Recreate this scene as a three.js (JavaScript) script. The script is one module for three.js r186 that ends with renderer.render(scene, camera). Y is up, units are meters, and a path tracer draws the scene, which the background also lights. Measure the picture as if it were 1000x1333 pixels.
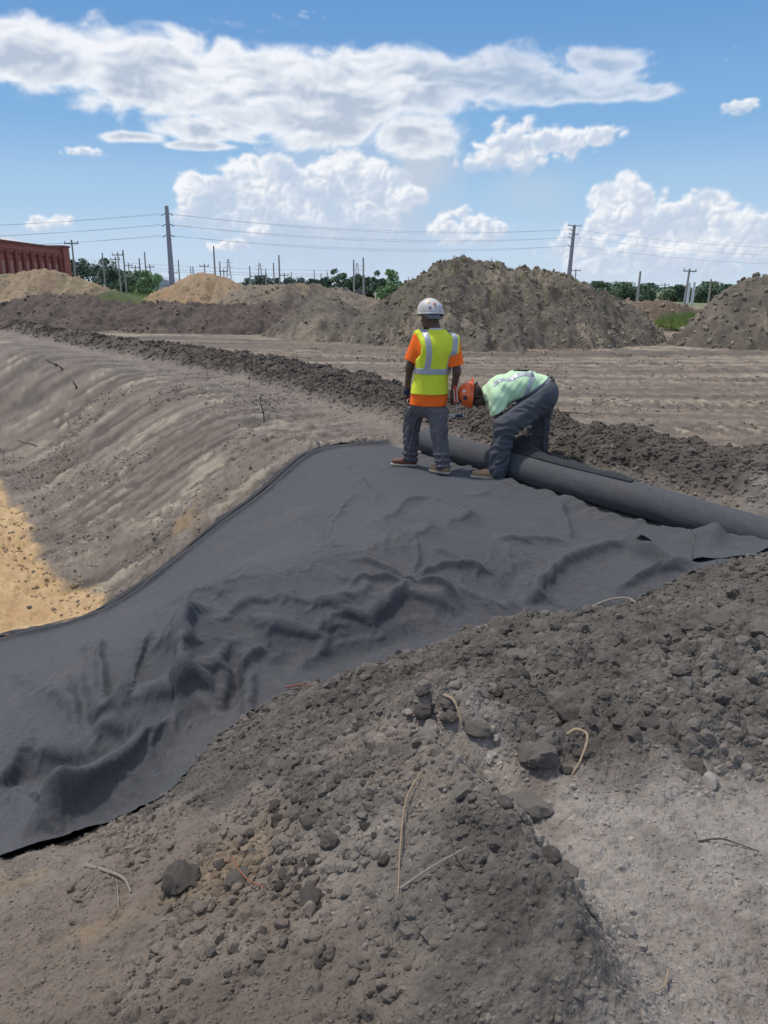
import * as THREE from 'three';
import { mergeGeometries, mergeVertices, toCreasedNormals } from 'three/addons/utils/BufferGeometryUtils.js';

// ------------------------------------------------------------------ camera, sky, sun, exposure
const EYE = 1.62;                                   // height of the camera above the bank it stands on (y = 0)
const scene = new THREE.Scene();
const camera = new THREE.PerspectiveCamera(67.38, 768 / 1024, 0.05, 3000);
camera.position.set(0, EYE, 0);
camera.rotation.set(-16.1 * Math.PI / 180, 0, 0);

const renderer = new THREE.WebGLRenderer({ antialias: true });
renderer.setSize(768, 1024);
renderer.toneMapping = THREE.LinearToneMapping;
renderer.toneMappingExposure = 1.0;
renderer.shadowMap.enabled = true;

const SUN_AZ = -48, SUN_EL = 62;                    // degrees; azimuth counted to the right of the view
const sunDir = new THREE.Vector3(Math.sin(SUN_AZ * Math.PI / 180) * Math.cos(SUN_EL * Math.PI / 180), Math.sin(SUN_EL * Math.PI / 180), -Math.cos(SUN_AZ * Math.PI / 180) * Math.cos(SUN_EL * Math.PI / 180));
const sun = new THREE.DirectionalLight(new THREE.Color(1.0, 0.945, 0.86), 2.75);
sun.position.copy(sunDir).multiplyScalar(60); sun.target.position.set(0, 0, -8);
sun.castShadow = true; sun.shadow.radius = 9; sun.shadow.mapSize.set(2048, 2048);
Object.assign(sun.shadow.camera, { left: -30, right: 30, top: 30, bottom: -30, near: 1, far: 200 });
scene.add(sun, sun.target);

// ------------------------------------------------------------------ noise (seeded)
const PERM = new Uint8Array(512), GX = new Float32Array(256), GY = new Float32Array(256), RV = new Float32Array(256);
function mulberry(a) { return () => { a = (a + 0x6d2b79f5) | 0; let t = Math.imul(a ^ (a >>> 15), 1 | a); t = (t + Math.imul(t ^ (t >>> 7), 61 | t)) ^ t; return ((t ^ (t >>> 14)) >>> 0) / 4294967296; }; }
{
  const r = mulberry(20117), p = [...Array(256).keys()];
  for (let i = 255; i > 0; i--) { const j = Math.floor(r() * (i + 1)); [p[i], p[j]] = [p[j], p[i]]; }
  for (let i = 0; i < 512; i++) PERM[i] = p[i & 255];
  for (let i = 0; i < 256; i++) { const a = r() * 6.2831853; GX[i] = Math.cos(a); GY[i] = Math.sin(a); RV[i] = r(); }
}
const clamp = (x, a = 0, b = 1) => (x < a ? a : x > b ? b : x);
const smooth = (a, b, x) => { const t = clamp((x - a) / (b - a)); return t * t * (3 - 2 * t); };
const mix = (a, b, t) => a + (b - a) * t;
const hash = (ix, iy, k = 0) => PERM[(PERM[(ix + k * 31) & 255] + iy + k * 57) & 255];
function noise(x, y) {                              // gradient noise, about -1 .. 1
  const ix = Math.floor(x), iy = Math.floor(y), fx = x - ix, fy = y - iy;
  const u = fx * fx * fx * (fx * (fx * 6 - 15) + 10), v = fy * fy * fy * (fy * (fy * 6 - 15) + 10);
  const X = ix & 255, Y = iy & 255, X1 = (X + 1) & 255, Y1 = (Y + 1) & 255;
  const a = PERM[PERM[X] + Y], b = PERM[PERM[X1] + Y], c = PERM[PERM[X] + Y1], d = PERM[PERM[X1] + Y1];
  const n0 = GX[a] * fx + GY[a] * fy, n1 = GX[b] * (fx - 1) + GY[b] * fy, n2 = GX[c] * fx + GY[c] * (fy - 1), n3 = GX[d] * (fx - 1) + GY[d] * (fy - 1);
  return 1.5 * (n0 + (n1 - n0) * u + (n2 - n0) * v + (n0 - n1 - n2 + n3) * u * v);
}
function fbm(x, y, o = 5, g = 0.5) { let s = 0, a = 1; for (let i = 0; i < o; i++) { s += a * noise(x, y); x = x * 2.03 + 17.3; y = y * 2.03 - 9.1; a *= g; } return s; }
function domes(x, y, k = 0, fill = 1) {             // round lumps: one bump per cell, 0 .. 1
  const ix = Math.floor(x), iy = Math.floor(y); let m = 0;
  for (let j = -1; j < 2; j++) for (let i = -1; i < 2; i++) {
    const h = hash(ix + i, iy + j, k); if (RV[h] > fill) continue;
    const h2 = PERM[h], h3 = PERM[h2 + 1], r = 0.42 + 0.42 * RV[h3];
    const dx = x - (ix + i + 0.15 + 0.7 * RV[h2]), dy = y - (iy + j + 0.15 + 0.7 * RV[PERM[h3]]);
    const q = 1 - (dx * dx + dy * dy) / (r * r);
    if (q > 0) { const v = Math.pow(q, 0.8) * r * 1.2; if (v > m) m = v; }
  }
  return m;
}

// ------------------------------------------------------------------ the sky: air, cloud bands, cumulus, rain veils
const s2l = (c) => (c <= 0.04045 ? c / 12.92 : Math.pow((c + 0.055) / 1.055, 2.4));
const rgb = (r, g, b) => [s2l(r / 255), s2l(g / 255), s2l(b / 255)];
const mix3 = (a, b, t) => [mix(a[0], b[0], t), mix(a[1], b[1], t), mix(a[2], b[2], t)];
function makeSky() {
  const W = 4096, H = 2048, data = new Float32Array(W * H * 4);
  const AIR = [[0, rgb(206, 221, 236)], [2.5, rgb(194, 215, 237)], [6, rgb(168, 203, 234)], [11, rgb(131, 178, 224)], [17, rgb(108, 157, 212)], [30, rgb(86, 136, 198)], [60, rgb(70, 118, 186)], [90, rgb(66, 112, 182)]];
  const air = (e) => { for (let i = 1; i < AIR.length; i++) if (e <= AIR[i][0]) return mix3(AIR[i - 1][1], AIR[i][1], smooth(AIR[i - 1][0], AIR[i][0], e) * 0.5 + 0.5 * clamp((e - AIR[i - 1][0]) / (AIR[i][0] - AIR[i - 1][0]))); return AIR[7][1]; };
  // cumulus heaps: blobs [azimuth, elevation, half width, half height] in degrees
  const HEAPS = [
    { b: [[-11.6, 5.6, 2.6, 2.2], [-8.6, 6.4, 3.0, 2.4], [-5.2, 6.0, 3.2, 2.5], [-2.9, 7.2, 2.3, 1.9], [-0.6, 7.0, 2.2, 1.6], [1.2, 6.0, 1.6, 1.0], [-7.5, 4.4, 4.4, 2.0], [-3, 4.6, 4.0, 2.0]], base: 1.6, fade: 4.0, k: 1.15, s: 1 },
    { b: [[7.4, 8.7, 1.9, 0.9], [9.4, 9.2, 2.4, 1.5], [11.9, 9.5, 2.2, 1.2], [14.0, 9.8, 1.9, 0.75], [6.5, 8.2, 1.3, 0.6]], base: 7.2, fade: 1.3, k: 1.0, s: 2 },
    { b: [[16.0, 4.7, 1.9, 2.1], [18.6, 4.2, 2.6, 1.9], [21.4, 3.6, 3.0, 2.2], [24.2, 3.2, 2.6, 2.0], [13.6, 2.8, 2.4, 1.7], [19.5, 2.0, 6.5, 1.5], [27.5, 2.6, 3.4, 2.6], [16.8, 5.6, 1.5, 1.5]], base: -0.3, fade: 2.6, k: 1.1, s: 3 },
    { b: [[4.6, 4.2, 1.3, 0.9], [6.0, 4.5, 1.2, 0.9], [7.6, 4.2, 1.1, 0.7], [5.8, 3.2, 1.6, 0.7]], base: 2.6, fade: 1.3, k: 0.8, s: 4 },
    { b: [[-22.4, 4.0, 1.0, 0.5], [-21.4, 4.3, 0.7, 0.4]], base: 3.4, fade: 0.6, k: 0.6, s: 5 },
    { b: [[22.6, 10.8, 0.9, 0.4], [23.3, 10.9, 0.6, 0.3]], base: 10.3, fade: 0.4, k: 0.45, s: 6 },
    { b: [[-19.8, 8.5, 1.2, 0.26], [-18.8, 8.3, 0.6, 0.14]], base: 8.1, fade: 0.3, k: 0.35, s: 7 },
    { b: [[-10.4, 3.0, 1.0, 0.5], [-8.7, 3.9, 0.7, 0.5], [-11.7, 2.8, 0.6, 0.4], [-1.0, 5.6, 0.5, 0.3]], base: 2.2, fade: 0.6, k: 0.6, s: 8 },
    { b: [[-38, 4.5, 5, 3.2], [-44, 4, 5, 2.6], [-51, 3, 4, 2]], base: 0.8, fade: 2.2, k: 1.2, s: 9 },
    { b: [[44, 5.2, 5, 3.6], [51, 4.2, 5, 2.8], [38, 4, 3, 1.6]], base: 0.8, fade: 2.4, k: 1.2, s: 10 },
    { b: [[96, 6, 7, 3.4], [106, 5, 6, 3], [88, 4, 5, 2]], base: 0.8, fade: 2.6, k: 1.2, s: 11 },
    { b: [[150, 5, 7, 3.2], [160, 6, 5, 3.6], [170, 4, 6, 2]], base: 0.8, fade: 2.6, k: 1.2, s: 12 },
    { b: [[-100, 6, 8, 3.4], [-112, 4, 6, 2.6], [-90, 4, 4, 2.2]], base: 0.8, fade: 2.6, k: 1.2, s: 13 },
    { b: [[-152, 5, 7, 3], [-164, 6, 5, 3.4]], base: 0.8, fade: 2.6, k: 1.2, s: 14 },
  ];
  for (const h of HEAPS) { h.lo = 1e9; h.hi = -1e9; h.top = -9; for (const [a, e, w, t] of h.b) { h.lo = Math.min(h.lo, a - w * 1.7); h.hi = Math.max(h.hi, a + w * 1.7); h.top = Math.max(h.top, e + t * 1.8); } }
  const heapHeight = (h, a, e) => {
    let env = -9;
    for (const [ba, be, w, t] of h.b) { const q = 1 - ((a - ba) / w) ** 2 - ((e - be) / t) ** 2; if (q > env) env = q; }
    if (env < -1.6) return -9;
    const k = 1 / h.k, o = h.s * 13.7, wx = a * k + 0.3 * noise(a * k * 1.3 + o, e * k * 1.3), wy = e * k + 0.3 * noise(a * k * 1.3 - o, e * k * 1.3 + 5);
    return Math.max(env, -1.3) * 0.85 + 1.0 * (domes(wx * 0.55 + o, wy * 0.66, h.s) - 0.5) + 0.5 * (domes(wx * 1.2 + o, wy * 1.4, h.s + 20) - 0.45) + 0.2 * (domes(wx * 2.7 - o, wy * 3.0, h.s + 40) - 0.45) + 0.06 * (domes(wx * 6.3 - o, wy * 6.8, h.s + 60) - 0.4) + 0.35 * fbm(wx * 0.8 + o, wy * 0.8, 6, 0.55);
  };
  // band cloud high up: blobs as above, soft and streaked
  const BAND = [[-23, 13.6, 8, 1.9], [-15, 13.2, 7, 2.6], [-9, 12.6, 8, 3.1], [-3, 12.4, 7, 2.8], [2, 13.0, 6, 2.2], [7, 13.2, 6.5, 1.7], [11.5, 12.7, 5.5, 1.2], [15.5, 12.1, 4.3, 0.55], [14.2, 13.8, 2.8, 1.1], [-11.5, 10.2, 4, 1.0], [-16.4, 9.5, 2.2, 0.35], [-12.0, 9.2, 2.8, 0.3], [-33, 13.5, 9, 2.6], [-4, 10.6, 5, 1.6], [2.0, 10.2, 3.5, 1.4]];
  const FAR = [[52, 14, 12, 2], [-62, 16, 14, 2.4], [100, 15, 18, 3], [-130, 14, 20, 3], [165, 17, 16, 3]];
  const white = rgb(247, 249, 253), grey = rgb(178, 192, 212), dim = rgb(196, 207, 222), lav = rgb(190, 205, 226);
  const L = [-0.52, 0.76, 0.39];
  for (let row = 0; row < H; row++) {
    const e = ((row + 0.5) / H - 0.5) * 180;
    for (let col = 0; col < W; col++) {
      let a = ((col + 0.5) / W - 0.5) * 360 + 90; if (a > 180) a -= 360;
      const i = (row * W + col) * 4;
      let c;
      if (e <= 0) { c = rgb(150, 146, 138); c = c.map((x) => x * 0.55); }
      else {
        c = air(e);
        const right = smooth(5, 28, a) * smooth(9, 1, e); c = mix3(c, lav, 0.25 * right);
        // haze of far rain and thin high veil
        const veil = smooth(0, 1, 1.15 - Math.hypot((a + 2.5) / 9.5, (e - 5.2) / 6.2) + 0.25 * fbm(a * 0.35, e * 0.16, 4));
        c = mix3(c, lav, 0.8 * veil);
        const v2 = smooth(0, 1, 1 - Math.hypot((a - 10) / 4.2, (e - 6.6) / 2.4) + 0.2 * fbm(a * 0.9 + 7, e * 0.3, 4));
        c = mix3(c, dim, 0.4 * v2);
        const v3 = smooth(0, 0.9, 1 - Math.hypot((a - 2.2) / 4.0, (e - 8.6) / 4.6) + 0.3 * fbm(a * 0.5 - 7, e * 0.4, 5));
        c = mix3(c, dim, 0.9 * v3);
        // band
        let env = -9;
        for (const [ba, be, w, t] of e < 26 ? (Math.abs(a) < 45 ? BAND : FAR) : []) { const q = 1 - Math.hypot((a - ba) / w, (e - be) / t); env = Math.max(env, q); }
        if (env > -1.2) {
          const wa = a + 1.2 * noise(a * 0.25 + 3, e * 0.5), we = e + 0.5 * noise(a * 0.3 - 8, e * 0.6);
          const n = fbm(wa * 0.3 + 11, we * 0.62 + 4, 7, 0.54);
          const d = env * 1.3 + 0.42 * n + 0.1;
          const al = smooth(-0.05, 0.5, d);
          const puff = fbm(wa * 0.7 - 5, we * 1.5 + 9, 6, 0.55), puffUp = fbm((wa - 0.25) * 0.7 - 5, (we + 0.3) * 1.5 + 9, 6, 0.55);
          const thick = smooth(0.35, 1.1, d + 0.15 * puff);
          const big = fbm(wa * 0.16 + 31, we * 0.5 - 12, 3);
          let lum = 0.86 - 0.74 * thick * smooth(-0.35, 0.5, big + 0.35) + 0.2 * (puff - puffUp) + 0.16 * puff + 0.36 * smooth(12.6, 15.2, e + 0.8 * n) * smooth(8, -12, a) + 0.22 * smooth(0.25, 0, Math.abs(d - 0.3));
          const cc = mix3(grey, white, clamp(lum, 0.1, 1));
          c = mix3(c, cc, al * mix(0.94, 0.66, smooth(-4, 12, a)));
        }
        // wisps
        const ws = fbm(a * 0.8 + 40, e * 3.1, 5) - 1.1 + 1.2 * Math.max(0, 1 - Math.hypot((a + 5.2) / 2.6, (e - 16.7) / 0.8), 1 - Math.hypot((a + 23) / 2.5, (e - 11.2) / 0.3));
        if (ws > 0) c = mix3(c, white, 0.55 * smooth(0, 0.6, ws));
        if (e > 18) { const k = 60 / (e + 12), x = Math.sin(a * Math.PI / 180) * k, y = Math.cos(a * Math.PI / 180) * k, d = fbm(x * 1.6 + 9, y * 1.6 + 2, e < 30 ? 4 : 5, 0.55); c = mix3(c, mix3(grey, white, clamp(0.9 - 0.5 * smooth(0.2, 0.9, d))), smooth(-0.45, 0.35, d) * smooth(19, 34, e) * 0.92); }
        for (const h of HEAPS) {
          if (a < h.lo || a > h.hi || e > h.top) continue;
          const z = heapHeight(h, a, e); if (z < -0.42) continue;
          const D = 0.14, zx = heapHeight(h, a + D, e), zy = heapHeight(h, a, e + D);
          let nx = -(Math.max(zx, -0.5) - z) / D * 0.4, ny = -(Math.max(zy, -0.5) - z) / D * 0.4; const q = 1 / Math.hypot(nx, ny, 1); nx *= q; ny *= q;
          const lam = clamp(nx * L[0] + ny * L[1] + q * L[2]);
          const al = smooth(-0.42, 0.26, z) * smooth(h.base - 0.2, h.base + h.fade, e + 0.7 * fbm(a * 0.5, e * 0.7 + h.s, 4));
          const low = smooth(h.base, h.base + h.fade * 1.3, e);
          // the thick middle lies in its own haze and shade, the crown and the lit flanks stand out
          const lit = clamp(0.22 + 1.0 * fbm(a * 0.45 / h.k + h.s * 3, e * 0.6 / h.k, 4) + 0.75 * smooth(0.75, 0.1, z) + 0.3 * smooth(0.6, 1, e / h.top * 1.5));
          let cc = mix3(mix3(lav, grey, 0.3), white, clamp(0.2 + 1.0 * lam * mix(0.45, 1, lit) + 0.12 * lit));
          cc = mix3(mix3(air(e), lav, 0.75), cc, mix(0.25, 1, low) * mix(0.38, 1, lit));
          c = mix3(c, cc, al);
        }
      }
      data[i] = c[0]; data[i + 1] = c[1]; data[i + 2] = c[2]; data[i + 3] = 1;
    }
  }
  const t = new THREE.DataTexture(data, W, H, THREE.RGBAFormat, THREE.FloatType);
  t.mapping = THREE.EquirectangularReflectionMapping; t.magFilter = THREE.LinearFilter; t.minFilter = THREE.LinearFilter; t.needsUpdate = true;
  return t;
}
scene.background = makeSky();
scene.environment = scene.background;

// ------------------------------------------------------------------ the lie of the land
// u runs across the ditch (down its bank), v along it; x, z are the scene's axes
const toU = (x, z) => -0.851 * x + 0.526 * z, toV = (x, z) => 0.526 * x + 0.851 * z;
const toX = (u, v) => -0.851 * u + 0.526 * v, toZ = (u, v) => 0.526 * u + 0.851 * v;
function curve(pts) {                               // smooth curve through [x, y] points
  const n = pts.length, m = [];
  for (let i = 0; i < n; i++) { const a = pts[Math.max(0, i - 1)], b = pts[Math.min(n - 1, i + 1)]; m.push((b[1] - a[1]) / (b[0] - a[0])); }
  return (x) => {
    if (x <= pts[0][0]) return pts[0][1]; if (x >= pts[n - 1][0]) return pts[n - 1][1];
    let i = 0; while (x > pts[i + 1][0]) i++;
    const [x0, y0] = pts[i], [x1, y1] = pts[i + 1], h = x1 - x0, t = (x - x0) / h, t2 = t * t, t3 = t2 * t;
    return y0 * (2 * t3 - 3 * t2 + 1) + m[i] * h * (t3 - 2 * t2 + t) + y1 * (3 * t2 - 2 * t3) + m[i + 1] * h * (t3 - t2);
  };
}
const bend = curve([[-60, 2.6], [-49, 2.0], [-27.5, 0.65], [-17, -0.4], [-9, 0], [0, 0]]);   // the ditch is not quite straight
const bank = curve([[-9, -1.96], [-5.4, -1.94], [-4.6, -1.93], [-4.1, -1.99], [-3.4, -2.33], [-2.68, -2.8], [-1.9, -3.22], [-1.45, -3.43], [-0.8, -3.5], [3.5, -3.55], [7.5, -1.9], [9, -1.9]]);
function thinPlate(pts) {                           // a thin sheet bent through [u, v, y] points
  const n = pts.length, N = n + 3, A = Array.from({ length: N }, () => new Float64Array(N + 1)), U = (d2) => (d2 > 0 ? 0.5 * d2 * Math.log(d2) : 0);
  for (let i = 0; i < n; i++) {
    for (let j = 0; j < n; j++) A[i][j] = U((pts[i][0] - pts[j][0]) ** 2 + (pts[i][1] - pts[j][1]) ** 2);
    A[i][i] += 0.02;
    A[i][n] = A[n][i] = 1; A[i][n + 1] = A[n + 1][i] = pts[i][0]; A[i][n + 2] = A[n + 2][i] = pts[i][1]; A[i][N] = pts[i][2];
  }
  for (let i = 0; i < N; i++) {
    let p = i; for (let r = i + 1; r < N; r++) if (Math.abs(A[r][i]) > Math.abs(A[p][i])) p = r;
    [A[i], A[p]] = [A[p], A[i]];
    for (let r = 0; r < N; r++) if (r !== i) { const f = A[r][i] / A[i][i]; if (f) for (let k = i; k <= N; k++) A[r][k] -= f * A[i][k]; }
  }
  const w = A.map((r, i) => r[N] / r[i]);
  return (u, v) => { let s = w[n] + w[n + 1] * u + w[n + 2] * v; for (let i = 0; i < n; i++) s += w[i] * U((u - pts[i][0]) ** 2 + (v - pts[i][1]) ** 2); return s; };
}
const LAND = [
  // crest and bank beyond the cloth
  [-9, -12, -1.96], [-7, -12, -1.95], [-5.2, -12, -1.94], [-4.1, -12, -1.99], [-2.68, -12, -2.8], [-1.45, -12, -3.43], [-0.4, -12, -3.52], [2, -12, -3.55],
  [-9, -8.4, -1.96], [-7, -8.4, -1.95], [-5.2, -8.4, -1.94], [-4.1, -8.4, -1.98], [-2.68, -8.4, -2.8], [-1.48, -8.4, -3.4], [-0.45, -8.4, -3.5], [1.5, -8.4, -3.55],
  // under the cloth: spur, hollow, near edge
  [-5.2, -6.7, -1.94], [-4, -6.7, -1.95], [-2.6, -6.7, -2.48], [-1.5, -6.7, -2.88], [-0.5, -6.7, -3.12], [1.5, -6.7, -3.4],
  [-5.2, -5, -1.94], [-4, -5, -1.96], [-3.2, -5.05, -1.94], [-2.5, -5, -1.98], [-1.72, -5, -2.05], [-1.29, -5, -2.25], [-0.94, -5, -2.42], [0, -5, -2.75], [1.5, -5, -3.0],
  [-2.2, -4.4, -2.07], [-3.4, -4.4, -2.02], [-0.64, -4, -2.55], [-1.45, -4.3, -2.22], [0.4, -3.9, -2.62],
  [-4.75, -3.0, -1.83], [-4.48, -3.1, -1.88], [-4.02, -3.41, -2.17], [-3.11, -3.66, -2.26], [-2.14, -3.73, -2.31], [-1.27, -3.69, -2.37], [-0.72, -3.33, -2.42], [-0.3, -3.24, -2.39], [-0.06, -3.24, -2.36], [1.2, -3.2, -2.45], [-2.5, -3.1, -1.99], [-1.6, -3.1, -2.02],
  [-7, -5, -1.95], [-9, -4, -1.96], [-7, -2, -1.9],
  // near bank
  [-1.86, -2.6, -1.79], [-0.99, -2.1, -1.76], [-0.51, -2.07, -1.86], [0.03, -1.6, -1.74], [-0.88, -1.42, -1.63], [0, 0, -1.6], [-1.65, -1.05, -1.585], [-2.32, -1.25, -1.6], [1.2, -1.5, -1.78],
  [-1.68, -1.7, -1.62], [-2.5, -2.0, -1.58], [-2.95, -1.84, -1.54], [-3.6, -1.9, -1.56], [-4.28, -2.5, -1.76], [-3.6, -2.45, -1.74], [-3.0, -2.75, -1.80], [-4.5, -1.5, -1.5], [-3.2, -0.6, -1.55], [-1.5, 0.8, -1.6], [1.5, 0.5, -1.65],
];
const plate = thinPlate(LAND);
function land(x, z) {                               // the smooth ground, world height
  const u0 = toU(x, z), v = toV(x, z), u = u0 - bend(v), far = EYE + mix(bank(u), -1.96, smooth(-42, -47, v)) - 0.15 * smooth(-9, -16, u);
  const near = smooth(-11.8, -9.2, v) * smooth(-9, -7.6, u0) * smooth(3.2, 1.4, u0) * smooth(2.5, 0.5, v);
  const plain = mix(far, EYE - 1.65, smooth(-2.5, 0.5, v));
  return near > 0 ? mix(plain, EYE + plate(u0, v), near) : plain;
}

// ------------------------------------------------------------------ naming helpers
const v3 = (x, y, z) => new THREE.Vector3(x, y, z);
const Q = new THREE.Quaternion(), EU = new THREE.Euler(), MM = new THREE.Matrix4(), V1 = new THREE.Vector3(), V2 = new THREE.Vector3(), CC = new THREE.Color();
const used = new Map();
function numbered(name) { const n = used.get(name) ?? 0; used.set(name, n + 1); return n ? name + '_' + String(n).padStart(3, '0') : name; }
function tag(o, label, category, group, kind) { if (label) o.userData.label = label; if (category) o.userData.category = category; if (group) o.userData.group = group; if (kind) o.userData.kind = kind; return o; }
function mesh(name, geometry, material, parent) { const m = new THREE.Mesh(geometry, material); m.name = parent ? name : numbered(name); m.castShadow = m.receiveShadow = true; (parent || scene).add(m); return m; }
function thing(name, label, category, pos = [0, 0, 0], turn = 0, group) { const o = new THREE.Group(); o.name = numbered(name); o.position.set(...pos); o.rotation.y = turn; tag(o, label, category, group); scene.add(o); return o; }

// ------------------------------------------------------------------ soil: relief and colour
const clothRight = curve([[-5.6, -2.75], [-5.0, -2.95], [-4.5, -3.12], [-4.02, -3.40], [-3.11, -3.65], [-2.14, -3.72], [-1.27, -3.68], [-0.95, -3.47], [-0.72, -3.32], [-0.06, -3.24], [1.0, -3.2]]);
const clothLeft = curve([[-5.4, -8.5], [-4.2, -8.6], [-3.43, -8.36], [-2.69, -8.5], [-2.1, -8.42], [-1.45, -8.31], [-0.45, -8.41], [1, -8.4]]);
const sandEdge = curve([[-30, -0.35], [-20, -0.6], [-14, -0.95], [-10, -1.3], [-8.5, -1.55], [-7, -1.55]]);
const heapFoot = curve([[-6, -0.7], [-4.5, -0.95], [-2.32, -1.25], [-1.67, -1.47], [-1.42, -1.9], [-1.3, -1.2], [-1.1, -0.6], [-0.9, -0.4], [-0.6, -0.3]]);
function underCloth(u, v) { return smooth(0, 0.12, v - clothLeft(u)) * smooth(0, 0.1, clothRight(u) - v) * smooth(-5.35, -5.15, u) * smooth(1.3, 1.1, u); }
const COL = {
  dry: rgb(151, 139, 126), mid: rgb(127, 116, 105), dark: rgb(97, 88, 79), wet: rgb(82, 73, 65), road: rgb(158, 141, 122), pale: rgb(192, 178, 154), sand: rgb(216, 184, 138), sand2: rgb(196, 160, 114), ochre: rgb(174, 146, 104), brown: rgb(122, 109, 96), heapD: rgb(82, 76, 70), heapL: rgb(114, 107, 99),
};
const zone = { windrow: 0, heap: 0 };
function soil(x, z, cell, out) {                    // out: [height, r, g, b]
  const u0 = toU(x, z), v = toV(x, z), uc = u0 - bend(v), dist = Math.hypot(x, z);
  const F = (w) => smooth(cell * 1.2, cell * 3.5, w);
  let h = land(x, z), c;
  const n1 = fbm(x * 0.55, z * 0.55, 4), n2 = fbm(x * 2.3 + 9, z * 2.3, 4), n3 = noise(x * 9, z * 9), n4 = F(0.03) ? noise(x * 37, z * 37) : 0;
  const lump = (s, k, fill) => (F(s) > 0.02 ? F(s) * domes((x + 0.15 * s * n3) / s, (z + 0.12 * s * n2) / s, k, fill) * s : 0);
  c = mix3(COL.mid, COL.dry, clamp(0.5 + 0.45 * n1 + 0.25 * n2));
  const cov = underCloth(u0, v), open = 1 - cov;

  // haul road with ruts along x
  const road = smooth(-8.1, -9.6, uc + 0.5 * n1);
  if (road > 0) {
    const zz = z + 0.06 * x + 0.5 * noise(x * 0.09, z * 0.2) + 0.12 * n1, far = smooth(-12.5, -17, zz);
    const rut = fbm(zz * 1.15, x * 0.035 + 3, 3), fine = F(0.25) * noise(zz * 4.4, x * 0.12 + 8);
    const cleat = F(0.12) * smooth(0.25, 0.6, noise(zz * 0.55 + 20, x * 0.05)) * Math.max(0, Math.sin((x + 0.35 * zz) * 19 + n2)) * smooth(-26, -15, zz);
    const pz = zz * 0.94 + x * 0.10, lane = Math.floor(pz / 0.62), lx = x - zz * 0.25 + 3.1 * RV[hash(lane, 3, 2)], tr = smooth(-0.05, 0.25, noise(lane * 3.7, x * 0.16)) * smooth(0.5, 0.38, Math.abs(pz / 0.62 - lane - 0.5) + 0.06 * n3), plate = tr * smooth(0.15, 0.35, Math.sin(lx * 17.5 + 0.7 * n3)) * F(0.14) * smooth(-24, -14, zz), rough = F(0.1) * (0.5 * noise(x * 5.5, z * 7) + 0.5 * noise(x * 12, z * 15));
    h += road * (0.03 * plate + 0.014 * rough);
    h += road * (0.02 * rut * mix(0.5, 1, far) + 0.02 * fine + 0.022 * cleat + 0.02 * n2);
    const band = smooth(-0.25, 0.45, rut + 0.25 * n2 + 0.3 * fine);
    let rc = mix3(COL.brown, COL.road, band); rc = mix3(rc, COL.dark, 0.5 * smooth(0.05, 0.5, noise(zz * 2.6 + 30, x * 0.07) + 0.3 * n2) * far); rc = mix3(rc, COL.pale, 0.75 * plate * smooth(-0.3, 0.3, n2)); rc = mix3(rc, COL.dark, clamp(0.55 * smooth(0, 0.5, rough + 0.35 * n2) + 0.35 * tr * (1 - plate) * smooth(-20, -14, zz))); rc = mix3(rc, COL.pale, 0.45 * smooth(0.35, 0.9, rut + 0.4 * n1) + 0.25 * cleat);
    rc = mix3(rc, COL.dark, 0.55 * smooth(0.3, 0.9, -rut + 0.5 * n2) * far + 0.3 * smooth(0.25, 0.8, n2 + n1 * 0.5));
    c = mix3(c, rc, road);
    h += road * (lump(0.14, 3, 0.25) * 0.3 + lump(0.06, 4, 0.3) * 0.3);
  }
  // cut bank: scraped lines running down it, slabs of pale clay, sandy foot
  const cutB = smooth(-6.3, -5.2, uc) * smooth(3.4, 2.4, uc) * smooth(-7.9, -8.6, v) * open;
  if (cutB > 0) {
    const vv = v + 0.22 * noise(u0 * 0.5, v * 0.35) + 0.08 * uc, s1 = fbm(vv * 2.5 + 5, uc * 0.15 + 2, 5, 0.62), s2 = F(0.12) * (0.5 - Math.abs(fbm(vv * 6.5, uc * 0.32 + n2 * 0.1, 3))) * 1.6, face = smooth(-5.2, -4.2, uc + 0.3 * n1) * smooth(-1.1, -1.9, uc);
    const q1 = s1 + 0.22 * s2 + 0.18 * n2, step = smooth(-0.03, 0.03, q1) + smooth(0.24, 0.29, q1) + smooth(-0.33, -0.28, q1);
    h += cutB * mix(0.35, 1, face) * mix(0.35, 1.2, smooth(-0.25, 0.35, noise(u0 * 0.55 + 8, v * 0.4))) * (0.011 * s1 + 0.017 * s2 + 0.010 * step + F(0.06) * 0.012 * noise(vv * 27, uc * 1.6) + 0.02 * n2 + 0.012 * F(0.1) * noise(vv * 16, uc * 1.2)) + cutB * F(0.08) * (0.016 * noise(x * 12, z * 12) + 0.012 * noise(vv * 14 + 2, uc * 5)) + cutB * F(0.05) * 0.012 * noise(x * 24, z * 24) + cutB * (lump(0.1, 7, 0.35) * 0.22 + lump(0.045, 9, 0.4) * 0.35);
    const rough = smooth(0.1, 0.5, noise(u0 * 0.7 + 4, v * 0.5) + 0.35 * n2 + 0.5 * smooth(-2.6, -1.5, uc));
    h += cutB * rough * (lump(0.13, 5, 0.6) * 0.4 + lump(0.055, 6, 0.7) * 0.5);
    let bc = mix3(COL.mid, COL.dry, clamp(0.22 + 0.9 * s1 + 0.3 * s2 + 0.2 * n2));
    bc = mix3(bc, COL.dark, 0.9 * smooth(0.0, 0.4, -s1 - 0.5 * s2 + 0.3 * n2)); bc = mix3(bc, COL.wet, 0.5 * F(0.1) * smooth(0.25, 0.6, noise(vv * 7 + 3, uc * 0.5) + 0.3 * n3));
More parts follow.
